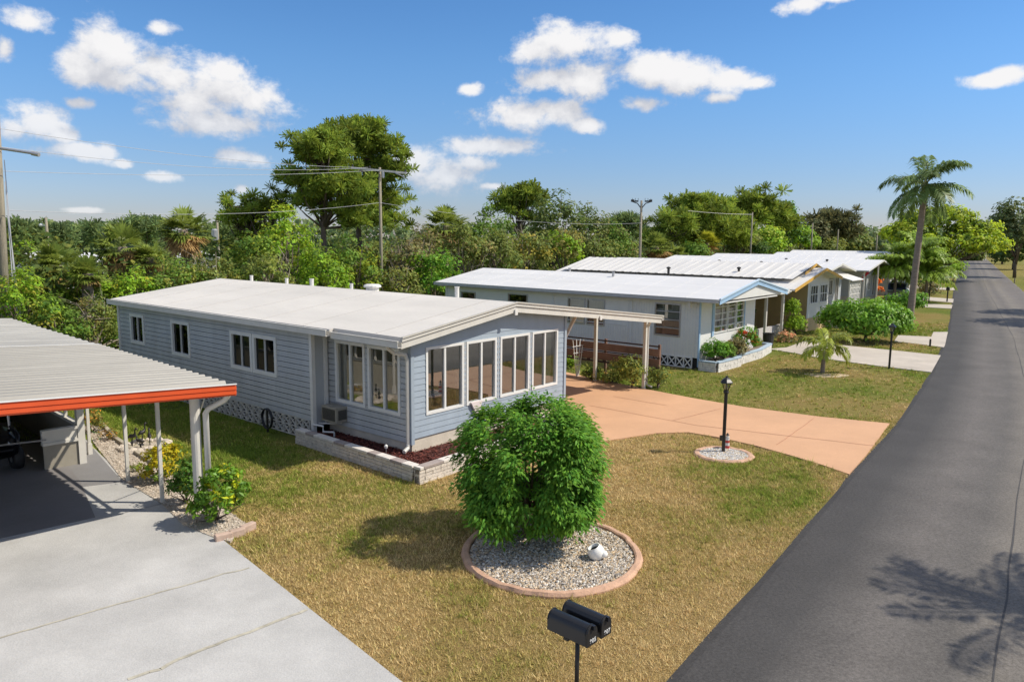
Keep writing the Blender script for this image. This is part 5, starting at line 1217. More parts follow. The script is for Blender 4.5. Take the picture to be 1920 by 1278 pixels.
# ================================================================== generic further houses
def street_house(x, y, yaw, label, prof, oy, ly, fw, wz0, wz1, wallm, sidem, roofm, trim, fwins, swins=(), base='stucco', posts=(), fasc=.12, seams=1.2, back=.2, extra_roofs=()):
    H = empty('mobile_home', (x, y, 0), yaw, label, 'house')
    xs = [p[0] for p in prof]; zs = [p[1] for p in prof]; rz = lambda u: float(np.interp(u, xs, zs))
    mb = MB(); wall(mb, (0, 0, 0), X, -Y, fw, wz0, wz1+1, [f[:4] for f in fwins], 0, lambda u: rz(u)-.08, nseg=10); mb.build('front_wall', M[wallm], H)
    mb = MB(); wall(mb, (0, ly, 0), -Y, -X, ly, wz0, wz1, [(ly-s[1], ly-s[0], s[2], s[3]) for s in swins], .17); wall(mb, (fw, 0, 0), Y, X, ly, wz0, wz1-.05, [], .17)
    wall(mb, (fw, ly, 0), -X, Y, fw, wz0, wz1+1, [], 0, lambda u: rz(fw-u)-.08, nseg=10); mb.build('side_wall', M[sidem], H)
    mb = MB(); mb.box(.02, fw-.02, .02, ly-.02, -.02, wz0+.01); mb.build('foundation', M[base], H)
    for f in fwins: window(H, (0, 0, 0), X, -Y, *f[:4], fw=.06, mull=f[4], rails=f[5], glass='glassd', mw=.04)
    for s in swins: window(H, (0, 0, 0), Y, -X, *s[:4], fw=.06, glass='glassd')
    rf = roof_sheet(H, prof, -oy, ly+back, .08, M[roofm])
    mb = MB(); k = -oy+seams
    while k < ly:
        for (xa, za), (xb, zb) in zip(prof[:-1], prof[1:]): mb.beam((xa+.02, k, za+.005), (xb-.02, k, zb+.005), .05, .02)
        k += seams
    mb.build('roof_seam', M[roofm], rf)
    mb = MB(); rake_board(mb, prof, -oy-.002, fasc, .03, -.01); mb.build('fascia', M[trim], H)
    for (px, py) in posts: mb = MB(); mb.box(px-.05, px+.05, py-.05, py+.05, -.02, rz(px)-.1); mb.build('carport_post', M['cream'], H)
    return H, rf
g4 = ((.25, .5, .75), (.5,))
y3 = R(47.5)
H3, r3 = street_house(16.17, 40.99, y3, 'tan mobile home with mustard yellow gable trim and white front windows', [(-3.3, 2.52), (.9, 3.50), (3.4, 2.95)], 0.6, 16.0, 3.1, .74, 2.72, 'white', 'tan', 'roof_p', 'yellow',
    [(.34, 1.45, 1.5, 2.55, (.33, .66), (.5,)), (1.75, 2.85, 1.5, 2.55, (.33, .66), (.5,))], base='tan', fasc=.16)
lr = roof_sheet(r3, [(-6.6, 2.30), (-3.3, 2.47)], -.3, 15.5, .06, M['roof_p'], 'carport_roof')
mb = MB(); mb.box(-6.6, -3.25, -.36, -.30, 2.30, 2.55); mb.build('carport_fascia', M['white'], H3)
for k, px in enumerate((-5.6, -3.6)): mb = MB(); mb.box(px-.06, px+.06, -.2, -.08, 0, 2.34); mb.build('carport_post', M['cream'], H3)
corr_y = corr(0, 15.6, .6, .018); mb = MB(); pts3 = [(-2.2, 2.98), (.9, 3.72), (2.9, 3.24)]
for (ya, za), (yb, zb) in zip(corr_y[:-1], corr_y[1:]):
    for (xa, z1), (xb, z2) in zip(pts3[:-1], pts3[1:]): mb.quad((xa, ya, z1+za), (xb, ya, z2+za), (xb, yb, z2+zb), (xa, yb, z1+zb))
mb.build('roof_cover', M['roof_p'], r3)
mb = MB(); rake_board(mb, [(-.6, 3.26), (.9, 3.74), (2.6, 3.26)], -.02, .14, .03); mb.build('gable_trim', M['yellow'], H3)
mb = MB(); mb.box(3.2, 3.24, -.7, -.66, .0, .95); mb.box(3.2, 3.24, -1.4, -1.36, 0, .7); mb.beam((3.22, -.1, 1.2), (3.22, -1.5, .72), .04, .04); mb.box(3.2, 4.1, -.9, 0, 0, .55); mb.build('front_steps', M['white'], H3)
mb = MB(); mb.box(3.12, 4.2, 3.2, 3.28, .4, 2.7)
mb.build('porch_wall', M['greyw'], H3)

def hx(base, yaw, x, y, z=0): c, s = math.cos(yaw), math.sin(yaw); return (base[0]+x*c-y*s, base[1]+x*s+y*c, z)
y4 = R(50); b4 = (21.6, 51.6)
H4, r4 = street_house(*b4, y4, 'grey mobile home with a white lattice porch railing and a blue panelled side', [(-3.8, 2.75), (.6, 3.45), (3.8, 2.9)], .8, 17, 3.3, .5, 2.75, 'greyw', 'greyw', 'roof_w', 'white', [(.5, 1.3, 1.2, 2.3, (.5,), ()), (1.9, 2.7, .55, 2.5, (.5,), ())])
mb = MB()
for k in range(3): mb.box(-.06, -.02, .3, 2.5, .95+k*.58, 1.43+k*.58)
mb.build('side_panel', M['bluepanel'], H4)
mb = MB(); o0 = Vector((.1, -1.5, .55))
for r_ in range(4):
    for k in range(7): mb.beam(o0+Vector((k*.33, 0, r_*.42)), o0+Vector((k*.33+.25, 0, r_*.42+.36)), .05, .12)
    mb.box(.0, 2.5, -1.53, -1.47, .5+r_*.42, .56+r_*.42)
mb.box(.0, .07, -1.55, -1.45, 0, 2.4); mb.box(2.45, 2.52, -1.55, -1.45, 0, 2.4); mb.build('porch_railing', M['white'], H4)
mb = MB(); mb.box(-.02, 2.55, -1.55, -.02, .30, .48); mb.build('porch_floor', M['white'], H4); mb = MB(); mb.add([(-.1, -1.7, 2.35), (2.6, -1.7, 2.35), (2.6, -.02, 2.85), (-.1, -.02, 2.85), (-.1, -1.7, 2.30), (2.6, -1.7, 2.30), (2.6, -.02, 2.80), (-.1, -.02, 2.80)], [(0, 1, 2, 3), (7, 6, 5, 4), (0, 4, 5, 1), (1, 5, 6, 2), (2, 6, 7, 3), (3, 7, 4, 0)]); mb.build('porch_awning', M['white'], H4)
b5 = (28.4, 60.2)
H5, r5 = street_house(*b5, R(52), 'grey mobile home with white corner posts and a small flag at its gable', [(-4, 2.8), (.8, 3.5), (4.2, 2.85)], 1.0, 17, 3.6, .5, 2.8, 'greyw', 'greyw', 'roof_w', 'white', [(.4, 1.2, 1.0, 2.3, (.5,), (.5,)), (2.0, 2.7, .55, 2.5, (), ())], posts=[(-3.5, -.6), (-.05, -.8), (3.65, -.8)])
b6 = (35.0, 69.5)
H6, r6 = street_house(*b6, R(53), 'white mobile home with tall front windows beside the hanging orange flowers', [(-3.5, 2.8), (.8, 3.55), (4.4, 2.85)], .9, 17, 3.8, .4, 2.8, 'white', 'greyw', 'roof_w', 'white', [(.3, 1.1, .9, 2.4, (.5,), (.5,)), (2.1, 3.0, .9, 2.4, (.5,), (.5,))], posts=[(-3.2, -.5), (-.05, -.7), (3.9, -.7)])
b7 = (42.5, 80.5)
H7, r7 = street_house(*b7, R(55), 'pale mobile home half hidden by the palm clump, white corner post', [(-4, 2.8), (.8, 3.6), (4.4, 2.85)], .9, 14, 3.8, .4, 2.8, 'white', 'white', 'roof_w', 'white', [(.5, 1.4, 1, 2.3, (.5,), ()), (2.2, 3.1, 1, 2.3, (.5,), ())], posts=[(-3.6, -.5)])
b8 = (49, 93)
street_house(*b8, R(56), 'small white roofed home farthest along the row, before the tree line', [(-4, 2.8), (.8, 3.7), (4.4, 2.85)], .8, 14, 3.8, .4, 2.8, 'white', 'white', 'roof_w', 'white', [(.5, 1.6, 1, 2.3, (.5,), ())])
for (hh, rr_, pp) in ((H4, r4, [(-.4, 4.5), (.2, 8)]), (H5, r5, [(-.5, 3), (.1, 6.5)]), (H3, r3, [(-1.2, 3.5), (-4.6, 6.0), (.2, 6.2)])):
    for (px, py) in pp:
        mb = MB(); zz = 3.15; mb.lathe([(.07, -.3), (.07, .22), (.12, .23), (.12, .3), (.02, .34)], (px, py, zz+.0), 8); mb.build('vent_pipe', M['blackm'], rr_)
# flag on the grey house
fx, fz = depth_xz(1624, 500, 59.0); t = empty('flag', (fx, 59.0, fz-.55), R(20), 'small red and blue flag on an angled pole at a grey gable', 'flag')
mb = MB(); mb.tube([(-.55, .2, -.45), (.55, 0, .75)], .018, 5); mb.build('flag_pole', M['white'], t)
mb = MB(); n = 7
vs = [(.55-.85*i/n, 0+.05*math.sin(i*1.3+j), .72-1.0*i/n-.42*j*(1-.25*i/n)*.5) for j in range(3) for i in range(n+1)]
mb.add(vs, [(j*(n+1)+i, j*(n+1)+i+1, (j+1)*(n+1)+i+1, (j+1)*(n+1)+i) for j in range(2) for i in range(n)])
mb.mi = [1 if (k < 3) else 0 for k in range(len(mb.f))]; f = mb.build('flag_cloth', [M['flagred'], M['flagblue']], t); f.modifiers.new('thick', 'SOLIDIFY').thickness = .01
# hanging flowers
x, z = depth_xz(1644, 530, 66.0); t = tree('hanging_flowers', x, 66.0, [(0, 0, 1.3, .45, .45, .55), (.1, 0, .7, .4, .4, .5)], (.45, .16, .03), 'orange flowering plant hanging in front of a white porch', 'plant', 40, 20, .25, (.2, .12), 130, .04, .5, 5, .25, .1)
# vehicle behind the hedge
cx, cy = 33.0, 64.2
t = empty('parked_car', (cx, cy, 0), R(60), 'white parked car mostly hidden behind the big roadside bush', 'car')
mb = MB(); secs = [(-2.2, .35, .85, .78), (-2.1, .3, .95, .85), (-1.0, .28, 1.0, .88), (1.2, .28, 1.02, .88), (2.1, .3, .95, .85), (2.25, .4, .8, .75)]
def rounded_x(mb, secs):
    vs = []; k = 12
    for (y, z0, z1, hw) in secs:
        for i in range(k):
            a = 2*math.pi*i/k; c_, s_ = math.cos(a), math.sin(a); vs.append((y, math.copysign(abs(c_)**.45, c_)*hw, (z0+z1)/2+math.copysign(abs(s_)**.45, s_)*(z1-z0)/2))
    n = len(secs); mb.add(vs, [(i*k+(j+1) % k, i*k+j, (i+1)*k+j, (i+1)*k+(j+1) % k) for i in range(n-1) for j in range(k)]+[tuple(range(k))[::-1], tuple(range((n-1)*k, n*k))])
rounded_x(mb, secs); body = mb.build('body', M['white2'], t, smooth=True)
mb = MB(); rounded_x(mb, [(-1.7, .95, 1.15, .7), (-1.3, .9, 1.5, .72), (.6, .9, 1.52, .74), (1.3, .9, 1.1, .74)]); mb.build('cabin_glass', M['bluepanel'], body, smooth=True)
mb = MB(); rounded_x(mb, [(-1.3, 1.46, 1.53, .64), (-1.1, 1.45, 1.57, .70), (.4, 1.45, 1.57, .70), (.62, 1.46, 1.53, .64)]); mb.build('car_roof', M['white2'], body, smooth=True)
for sx in (-1.35, 1.35):
    for sy in (-.8, .8):
        mb = MB(); mb.tube([(sx, sy-.1, .32), (sx, sy+.1, .32)], .32, 16); w_ = mb.build('wheel', M['rubber'], t)
        mb = MB(); mb.tube([(sx, sy-.11, .32), (sx, sy+.11, .32)], .18, 12); mb.build('rim', M['steel'], w_)

# roadside things
bx, by = at(1625, 655)
def hedge_big():
    x, y = at(1622, 640); x2, z = depth_xz(1622, 556, y)
    return tree('round_bush', x, y, [(0, 0, z*.48, 1.75, 1.5, z*.5), (-.9, .4, z*.42, 1.2, 1.2, z*.42), (1.0, -.1, z*.42, 1.1, 1.1, z*.42), (.2, -.6, z*.36, 1.3, 1.0, z*.38)], (.095, .20, .022), 'wide sprawling green bush on the lawn beside the pale drive', 'bush', 420, 34, .34, (.19, .095), 140, .08, .5, 14, .25, .1, .25, m='leafg')
hedge_big()
bush_px(1690, 590, 546, 60, 'hedge', 'round green shrub directly left of the tall palm trunk', 141, name='round_bush', cat='bush', dens=1.4)
bush_px(1742, 553, 532, 26, 'grey', 'pale dry shrub near the second roadside mailbox', 142)
bush_px(1738, 545, 526, 30, 'hedge', 'small round green shrub past the palm trunk, near the roadside mailbox', 143)
bush_px(1785, 508, 496, 34, 'bright', 'low bright shrub by the road under the wide light green tree', 144)
bush_px(1770, 505, 480, 44, 'dark', 'dark shrub by the road in the shade of the wide light green tree', 145)
px_, py_ = at(1542, 699)
feather_palm('small_palm', px_, py_, 1.02, 'small palm with arching yellow-green fronds on the lawn of the white house', 150, 13, 1.18, .36, (.085, .06), (.03, 0), (.15, .185, .03), None, (-.25, 1.25), 'palm tree', 34, .026, 1.5, False)
mb = MB(); mb.prism([(11.75+.75*math.cos(a)*(1+.2*math.sin(3*a+1)), 27.6+.5*math.sin(a)*(1+.2*math.cos(2*a))) for a in np.linspace(0, 6.0, 18)], -.02, .014); tag(mb.build('sand_patch', mat('bare_sand', (.50, .40, .27), .95, .25, 4, .5)), 'bare sandy patch around the small palm', kind='structure')
p5 = at(1704, 622)
feather_palm('tall_palm', p5[0], p5[1], 8.05, 'tall slender palm with a long bare trunk beside the road', 160, 19, 2.35, .72, (.185, .145), (.25, 0), (.085, .135, .052), None, (-.8, 1.35), 'palm tree', 50, .042, 1.0, True)
ap_ = at(1703, 566)
for i, (dx, dy, h, l) in enumerate(((-1.2, 0, 2.6, 'left palm of the feathery clump behind the tall palm trunk'), (.6, .3, 3.6, 'tallest palm of the feathery clump behind the tall palm trunk'), (1.2, -.4, 2.2, 'right palm of the feathery clump behind the tall palm trunk'))):
    feather_palm('clump_palm', ap_[0]+dx, ap_[1]+dy, h, l, 170+i, 46, 2.7, .6, (.13, .10), (0, 0), (.13, .20, .032), 'feathery clump palms', (.0, 1.5), 'palm tree', 36, .05, 1.15, False)
feather_palm('roadside_palm', 13.6, 9.45, 6.3, 'palm by the road just outside the right edge whose shadow falls on the asphalt', 180, 25, 2.3, .42, (.2, .15), (0, 0), (.07, .11, .055), None, (-.6, 1.3), 'palm tree', 34, .028, 1.0, True)

def far_mailbox(u, v, label, s=1.0):
    x, y = at(u, v); t = empty('roadside_mailbox', (x, y, 0), R(-35), label, 'mailbox', 'single mailboxes further along the road')
    mb = MB(); mb.box(-.05, .05, -.05, .05, -.05, .98); mb.box(-.12, .12, -.22, .22, .98, 1.01); mb.build('post', M['blackm'], t)
    mb = MB(); r = .12; pf = [(r, 1.01)]+[(r*math.cos(a), 1.14+r*math.sin(a)) for a in np.linspace(0, math.pi, 9)]+[(-r, 1.01)]; m_ = len(pf)
    mb.add([(x_, yy, z_) for yy in (-.28, .28) for x_, z_ in pf], [(i, (i+1) % m_, m_+(i+1) % m_, m_+i) for i in range(m_)]+[tuple(range(m_))[::-1], tuple(range(m_, 2*m_))]); mb.build('mailbox', M['black'], t)
far_mailbox(1775.5, 566, 'nearer single black mailbox by the road past the tall palm'); far_mailbox(1786.5, 531, 'farther single black mailbox by the road past the tall palm')
q = at(1743.5, 650); t = empty('marker_post', (*q, 0), 0, 'short dark marker post on the grass between two pale drives', 'post'); mb = MB(); mb.lathe([(.045, -.05), (.045, .34), (.03, .38)], n=8); mb.build('post', M['blackm'], t)
for i, (u, v, l) in enumerate(((1741.5, 566, 'black lamp post behind the tall palm, left of the farther drives'), (1747.5, 551, 'black lamp post with a white lantern beyond the round shrubs'), (1902, 531, 'short dark post on the grass right of the road'))):
    q = at(u, v)
    if i < 2: lamp_post(*q, 1.8, l, .2, False)
    else:
        t = empty('marker_post', (*q, 0), 0, l, 'post'); mb = MB(); mb.lathe([(.06, -.05), (.06, .6), (.03, .66)], n=8); mb.build('post', M['wood'], t)

# ================================================================== woods behind the homes (each tree and tall shrub a thing)
def line_depth(u):
    k = (u-960)/FOC; t = (27*k+17)/(.515-.857*k); return 27+.857*t
def wood(u, vtop, hw, off, col, label, seed, dens=1.0, second=None, cat='tree', name='broadleaf_tree', low=.15, Y=None, sq=1.0, leafk=1.0, hue=.12, open_=.25, nb=4):
    Y = Y or line_depth(u)+off; x, h = depth_xz(u, vtop, Y); w = hw/FOC*Y; r = np.random.default_rng(seed)
    z0 = h*low; hh = h-z0; bl = [(0, 0, z0+hh*.56, w*.72, w*.7, hh*.45)]
    for i in range(nb):
        a = 2*math.pi*i/nb+r.uniform(-.5, .5); q = r.uniform(.35, .62)
        bl.append((w*q*math.cos(a), w*q*math.sin(a), z0+hh*r.uniform(.30, .70), w*r.uniform(.38, .55), w*r.uniform(.38, .5), hh*r.uniform(.24, .34)))
    ls = (max(.13, .0050*Y)*leafk, max(.07, .0027*Y)*leafk)
    cl = int(np.clip(w*hh*5.2/(ls[0]*4.2)**2*.9, 60, 300)*dens)
    t = tree(name, x, Y, bl, COLS[col] if isinstance(col, str) else col, label, cat, cl, 34, ls[0]*2.3, ls, seed, .03+.016*h, h*.28, 9, .26, hue, .12, None, second, inner=open_)
    if col in ('grey', 'olive', 'brown') and hw > 25:
        mb = MB()
        for i in range(46 if col == 'grey' else 22):
            a = r.uniform(0, 6.28); el_ = r.uniform(.1, 1.3); p = Vector((0, 0, h*.3)); L_ = r.uniform(.75, 1.12); tip = Vector((w*math.cos(a)*math.cos(el_)*L_*1.05, w*math.sin(a)*math.cos(el_)*L_, h*.35+h*.66*math.sin(el_)*L_))
            m1 = p.lerp(tip, .5)+Vector((r.normal(0, .15), r.normal(0, .15), r.normal(0, .15))); m2 = p.lerp(tip, .78)+Vector((r.normal(0, .15), r.normal(0, .15), r.normal(.1, .12)))
            mb.tube([p, m1, m2, tip], [.035, .026, .018, .008], 4, caps=False)
            for q in range(3):
                o = m2.lerp(tip, r.uniform(-.6, .8)); mb.tube([o, o+Vector((r.normal(0, .35), r.normal(0, .35), r.normal(.15, .3)))], [.012, .005], 3, caps=False)
        mb.build('bare_twigs', M['twig'], t)
    return t
def palm_w(u, vtop, hw, off, label, seed, Y=None, nf=50, dead=.25, col=(.115, .155, .04)):
    Y = Y or line_depth(u)+off; x, top = depth_xz(u, vtop, Y); w = hw/FOC*Y; s = w/2.1
    return fan_palm('cabbage_palm', x, Y, max(.8, top-1.75*s), label, seed, nf, 1.15*s, 1.02*s, .19, None, col, dead)
def pine_px(u, vtop, hw, off, label, seed, crown_frac=.45, Y=None, puffs=150, lean=0.0, col='pine', shape=None, per=60, nk=1.0):
    Y = Y or line_depth(u)+off; x, h = depth_xz(u, vtop, Y); w = hw/FOC*Y; r = np.random.default_rng(seed); c = h*crown_frac
    bl = shape(h, w) if shape else [(0, 0, h-c*.35, w*.75, w*.7, c*.33)]+[(w*.55*math.cos(a), w*.5*math.sin(a), h-c*r.uniform(.35, .85), w*.5, w*.5, c*.2) for a in r.uniform(0, 6.28, 4)]
    pr = max(.26, .0082*Y)*nk; puffs = int(puffs*1.7)
    return pine('pine_tree', x, Y, h*.97, bl, label, seed, .10+.012*h, puffs, per, pr, col, None, lean, (pr*.95, max(.03, .0012*Y)))

# two big slash pines
pine_px(598, 236, 80, 6, 'large dense pine, left one of the two tallest trees, broad bushy crown', 201, puffs=330, per=58,
    shape=lambda h, w: [(0, 0, h*.83, w*.62, w*.6, h*.16), (-w*.5, 0, h*.73, w*.45, w*.5, h*.09), (w*.35, -.3, h*.68, w*.6, w*.6, h*.14), (w*.1, 0, h*.60, w*.75, w*.6, h*.12), (-w*.35, 0, h*.60, w*.3, w*.3, h*.06), (w*.55, 0, h*.53, w*.45, w*.4, h*.07)])
pine_px(668, 212, 80, 10, 'tallest pine with a rounded open crown, right of the bushy pine', 202, puffs=280, per=58,
    shape=lambda h, w: [(-w*.1, 0, h*.90, w*.6, w*.6, h*.085), (w*.3, 0, h*.80, w*.6, w*.6, h*.11), (w*.70, 0, h*.68, w*.3, w*.4, h*.10), (w*.75, 0, h*.54, w*.3, w*.4, h*.10), (w*.25, 0, h*.60, w*.6, w*.5, h*.09), (w*.45, 0, h*.47, w*.55, w*.5, h*.06), (w*.9, 0, h*.46, w*.16, w*.2, h*.05)])
pine_px(452, 375, 44, 12, 'scraggly low pine left of the two tall pines', 203, puffs=60, crown_frac=.5, lean=.8)
pine_px(508, 366, 26, 10, 'small pine bough crown between the scraggly pine and the bushy pine', 204, puffs=26, crown_frac=.35)
# left side, front to back
wood(35, 500, 60, -1.5, 'bright', 'bright vine-covered shrub beside the leaning utility pole', 210, 1.3, ((.19, .21, .04), .25), 'shrub', 'tall_shrub')
wood(105, 545, 62, -2.5, 'mid', 'dark leafy shrub just behind the corrugated carport roof', 211, 1.2, ((.12, .14, .04), .15), 'shrub', 'tall_shrub')
wood(168, 560, 60, -2.0, 'olive', 'reddish green tangled shrub between the carport roof and the blue house', 212, 1.3, ((.14, .13, .05), .2), 'shrub', 'tall_shrub')
wood(205, 590, 40, -1.0, 'mid', 'leafy green shrub against the back corner of the blue house', 213, 1.0, ((.14, .2, .03), .3), 'shrub', 'tall_shrub')
wood(75, 508, 50, 3, 'olive', 'yellowish green shrub behind the guy wires of the leaning pole', 214, 1, None, 'shrub', 'tall_shrub')
wood(150, 500, 55, 2, 'bright', 'bright green arching shrub below the low fan palms', 215, 1.1, None, 'shrub', 'tall_shrub')
wood(245, 500, 55, 1, 'bright', 'bright green shrub behind the far left end of the blue house roof', 216, 1.2, ((.19, .22, .03), .2), 'shrub', 'tall_shrub')
wood(318, 478, 62, 1, 'mid', 'mid green leafy thicket behind the left end of the white roof', 217, 1.2, ((.17, .19, .05), .25), 'shrub', 'tall_shrub')
wood(390, 470, 55, 1, 'olive', 'olive thicket with brown twigs right of the mid green one', 218, 1.1, ((.15, .17, .05), .25), 'shrub', 'tall_shrub')
palm_w(105, 452, 55, 3, 'low fan palm left of the two large fan palms at far left', 220, dead=.15)
palm_w(160, 478, 42, 1, 'small low fan palm in front of the hazy white roofs at left', 221, dead=.1)
palm_w(225, 415, 56, 4, 'large fan palm with yellowing lower fronds at left', 222, dead=.3)
palm_w(342, 385, 54, 8, 'tallest fan palm at left with a skirt of brown dead fronds', 223, dead=.42, nf=64)
palm_w(280, 452, 38, 3, 'short fan palm between the two large fan palms at left', 224)
wood(470, 432, 48, 2, 'mid', 'mid green broadleaf tree below the scraggly pine', 230, 1.1, ((.15, .2, .03), .3))
wood(540, 385, 62, 2, 'bright', 'bright yellow-green broadleaf tree in front of the bushy pine', 231, 1.4, ((.19, .25, .03), .35))
wood(600, 460, 58, -1, 'bright', 'bright low tree just above the vent pipes of the white roof', 232, 1.3, ((.08, .14, .03), .25))
wood(660, 432, 60, 1, 'mid', 'dense green tree left of the near utility pole', 233, 1.3, ((.16, .21, .03), .35))
wood(505, 468, 50, -1, 'olive', 'dull olive shrub with pale twigs behind the white roof ridge', 234, 1.1, ((.13, .17, .045), .35), 'shrub', 'tall_shrub')
wood(705, 452, 50, 2, 'olive', 'olive tree with rusty leaves around the near utility pole', 235, 1.2, ((.16, .15, .05), .25))
wood(757, 440, 50, 0, 'grey', 'grey-brown twiggy shrub right of the near utility pole', 236, 1.3, ((.10, .13, .04), .45), 'shrub', 'tall_shrub')
wood(745, 495, 48, -2, 'olive', 'rusty olive shrub low behind the ridge of the blue house', 237, 1.2, ((.13, .15, .045), .4), 'shrub', 'tall_shrub')
wood(815, 470, 48, -3, 'hedge', 'glossy deep green tree left of the white house roof corner', 238, 1.3, ((.13, .23, .03), .3))
palm_w(836, 378, 50, 6, 'fan palm rising above the grey twiggy shrubs in the middle', 239, dead=.35, nf=60)
wood(795, 425, 45, 3, 'grey', 'bare grey tangle below the middle fan palm', 240, 1.1, ((.10, .13, .04), .45), 'shrub', 'tall_shrub')
wood(875, 420, 52, 1, 'olive', 'grey-green shrub with bare pale branches behind the white house', 241, 1.2, ((.17, .16, .08), .25), 'shrub', 'tall_shrub')
wood(935, 432, 52, 0, 'olive', 'dusty olive shrub behind the long roof of the white house', 242, 1.2, ((.10, .14, .04), .3), 'shrub', 'tall_shrub')
wood(910, 385, 50, 10, 'mid', 'mid green tree right of the middle fan palm', 243, 1.0)
wood(990, 425, 50, 1, 'olive', 'olive yellow shrub in the middle of the tree line', 244, 1.2, ((.19, .18, .04), .3), 'shrub', 'tall_shrub')
pine_px(975, 350, 42, 16, 'open crowned pine above the dusty olive shrubs', 245, puffs=70, crown_frac=.4)
wood(1042, 358, 64, 8, 'oak', 'large rounded dark green oak in the middle of the tree line', 246, 1.6, ((.10, .13, .05), .3))
wood(1108, 380, 50, 10, 'oak', 'oak with ragged dark crown right of the large rounded oak', 247, 1.4, ((.11, .13, .06), .3))
wood(1058, 430, 48, 1, 'bright', 'yellow-green shrub below the large rounded oak', 248, 1.1, ((.14, .14, .05), .5), 'shrub', 'tall_shrub')
wood(1115, 438, 42, 1, 'olive', 'brownish shrub behind the corrugated white roofs', 249, 1.1, ((.09, .13, .035), .3), 'shrub', 'tall_shrub')
wood(1158, 425, 44, 4, 'mid', 'mid green tree left of the twin-headed utility pole', 250, 1.2, ((.13, .14, .06), .3))
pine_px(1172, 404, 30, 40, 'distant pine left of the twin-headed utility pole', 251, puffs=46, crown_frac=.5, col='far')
palm_w(1232, 432, 36, 4, 'fan palm with brown fronds right of the twin-headed utility pole', 252, dead=.45, nf=56)
palm_w(1268, 452, 26, 1, 'low fan palm beside the brown fronded one', 253, dead=.3)
wood(1300, 455, 30, 4, 'mid', 'dark green tree between the low fan palms and the yellow palm', 254, 1.2)
palm_w(1328, 430, 28, 3, 'yellow-green fan palm below the wide pines', 255, dead=.15, col=(.2, .22, .03))
pine_px(1262, 388, 30, 14, 'small leaning pine at the left of the wide pine group', 256, puffs=60, crown_frac=.55)
pine_px(1318, 366, 56, 14, 'widest pine of the group right of the twin-headed utility pole', 257, puffs=190, crown_frac=.6)
pine_px(1360, 392, 36, 10, 'bushy pine on the right flank of the widest pine', 258, puffs=110, crown_frac=.6)
pine_px(1408, 364, 36, 22, 'flat-topped pine with an open crown and bare stem', 259, puffs=90, crown_frac=.42)
pine_px(1455, 380, 24, 24, 'thin drooping pine beside the green vine column', 260, puffs=50, crown_frac=.5)
wood(1478, 374, 8.5, 20, 'hedge', 'tall narrow vine-covered green column', 261, .9, None, low=.35, leafk=.8)
wood(1385, 428, 34, 6, 'olive', 'olive tree below the flat-topped pine', 262, 1.2)
wood(1440, 420, 36, 8, 'bright', 'bright vine-draped tree below the green vine column', 263, 1.3, ((.2, .27, .04), .35))
wood(1497, 418, 36, 12, 'bright', 'bright vine-draped tree right of the green vine column', 264, 1.3, ((.06, .12, .03), .35))
wood(1412, 450, 34, 2, 'dark', 'dark undergrowth tree behind the far white roofs', 265, 1.1)
wood(1530, 408, 20, 26, 'brown', 'brownish bare-topped tree left of the dark feathery pine', 266, 1.0, ((.08, .09, .05), .4))
pine_px(1560, 395, 28, 30, 'dark brownish feathery pine near the far end of the tree line', 267, puffs=80, crown_frac=.7, col='brown')
wood(1545, 450, 32, 14, 'olive', 'olive tree below the dark feathery pine', 268, 1.1)
wood(1595, 418, 22, 34, 'mid', 'green tree right of the dark feathery pine', 269, 1.1, ((.13, .2, .03), .3))
wood(1605, 445, 30, 20, 'olive', 'dull rounded tree above the farthest white roofs', 270, 1.1)
wood(1640, 452, 26, 30, 'olive', 'last low tree of the line before the tall palm', 271, 1.0)
# far left pines beyond the palms
for i, (u, v, w, off, l) in enumerate(((42, 416, 24, 75, 'flat-crowned distant pine left of the thin far pole'), (78, 430, 22, 80, 'second distant pine just left of the thin far pole'), (102, 428, 18, 82, 'distant pine just right of the thin far pole'), (152, 430, 22, 95, 'hazy distant pine in the gap right of the thin far pole'), (192, 424, 18, 70, 'distant pine left of the large yellowing fan palm'), (272, 412, 26, 60, 'distant pine top between the two large fan palms'), (405, 425, 18, 70, 'distant pine right of the tallest left fan palm'))):
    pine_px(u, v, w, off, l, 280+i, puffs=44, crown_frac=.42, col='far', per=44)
wood(40, 455, 26, 32, 'bright', 'bright yellow-green tree below the flat-crowned distant pine', 290, .9)
# hazy white homes at far left
for i, (u, v, w, Y, l) in enumerate(((45, 475, 60, 46, 'white roofed home far behind the leaning utility pole'), (140, 478, 70, 50, 'white roofed home behind the low fan palms at left'), (372, 470, 60, 62, 'white roofed home behind the tallest left fan palm'))):
    x, z = depth_xz(u, v, Y); t = empty('mobile_home', (x, Y, 0), R(25), l, 'house', 'homes glimpsed through the trees at left')
    mb = MB(); wd = w/FOC*Y
    mb.box(-wd/2, wd/2, 0, 9, 0, z-.5); mb.build('wall', M['wallw'], t)
    roof_sheet(t, [(-wd/2-.3, z-.5), (0, z), (wd/2+.3, z-.5)], -.4, 9.4, .1, M['roof_w'])
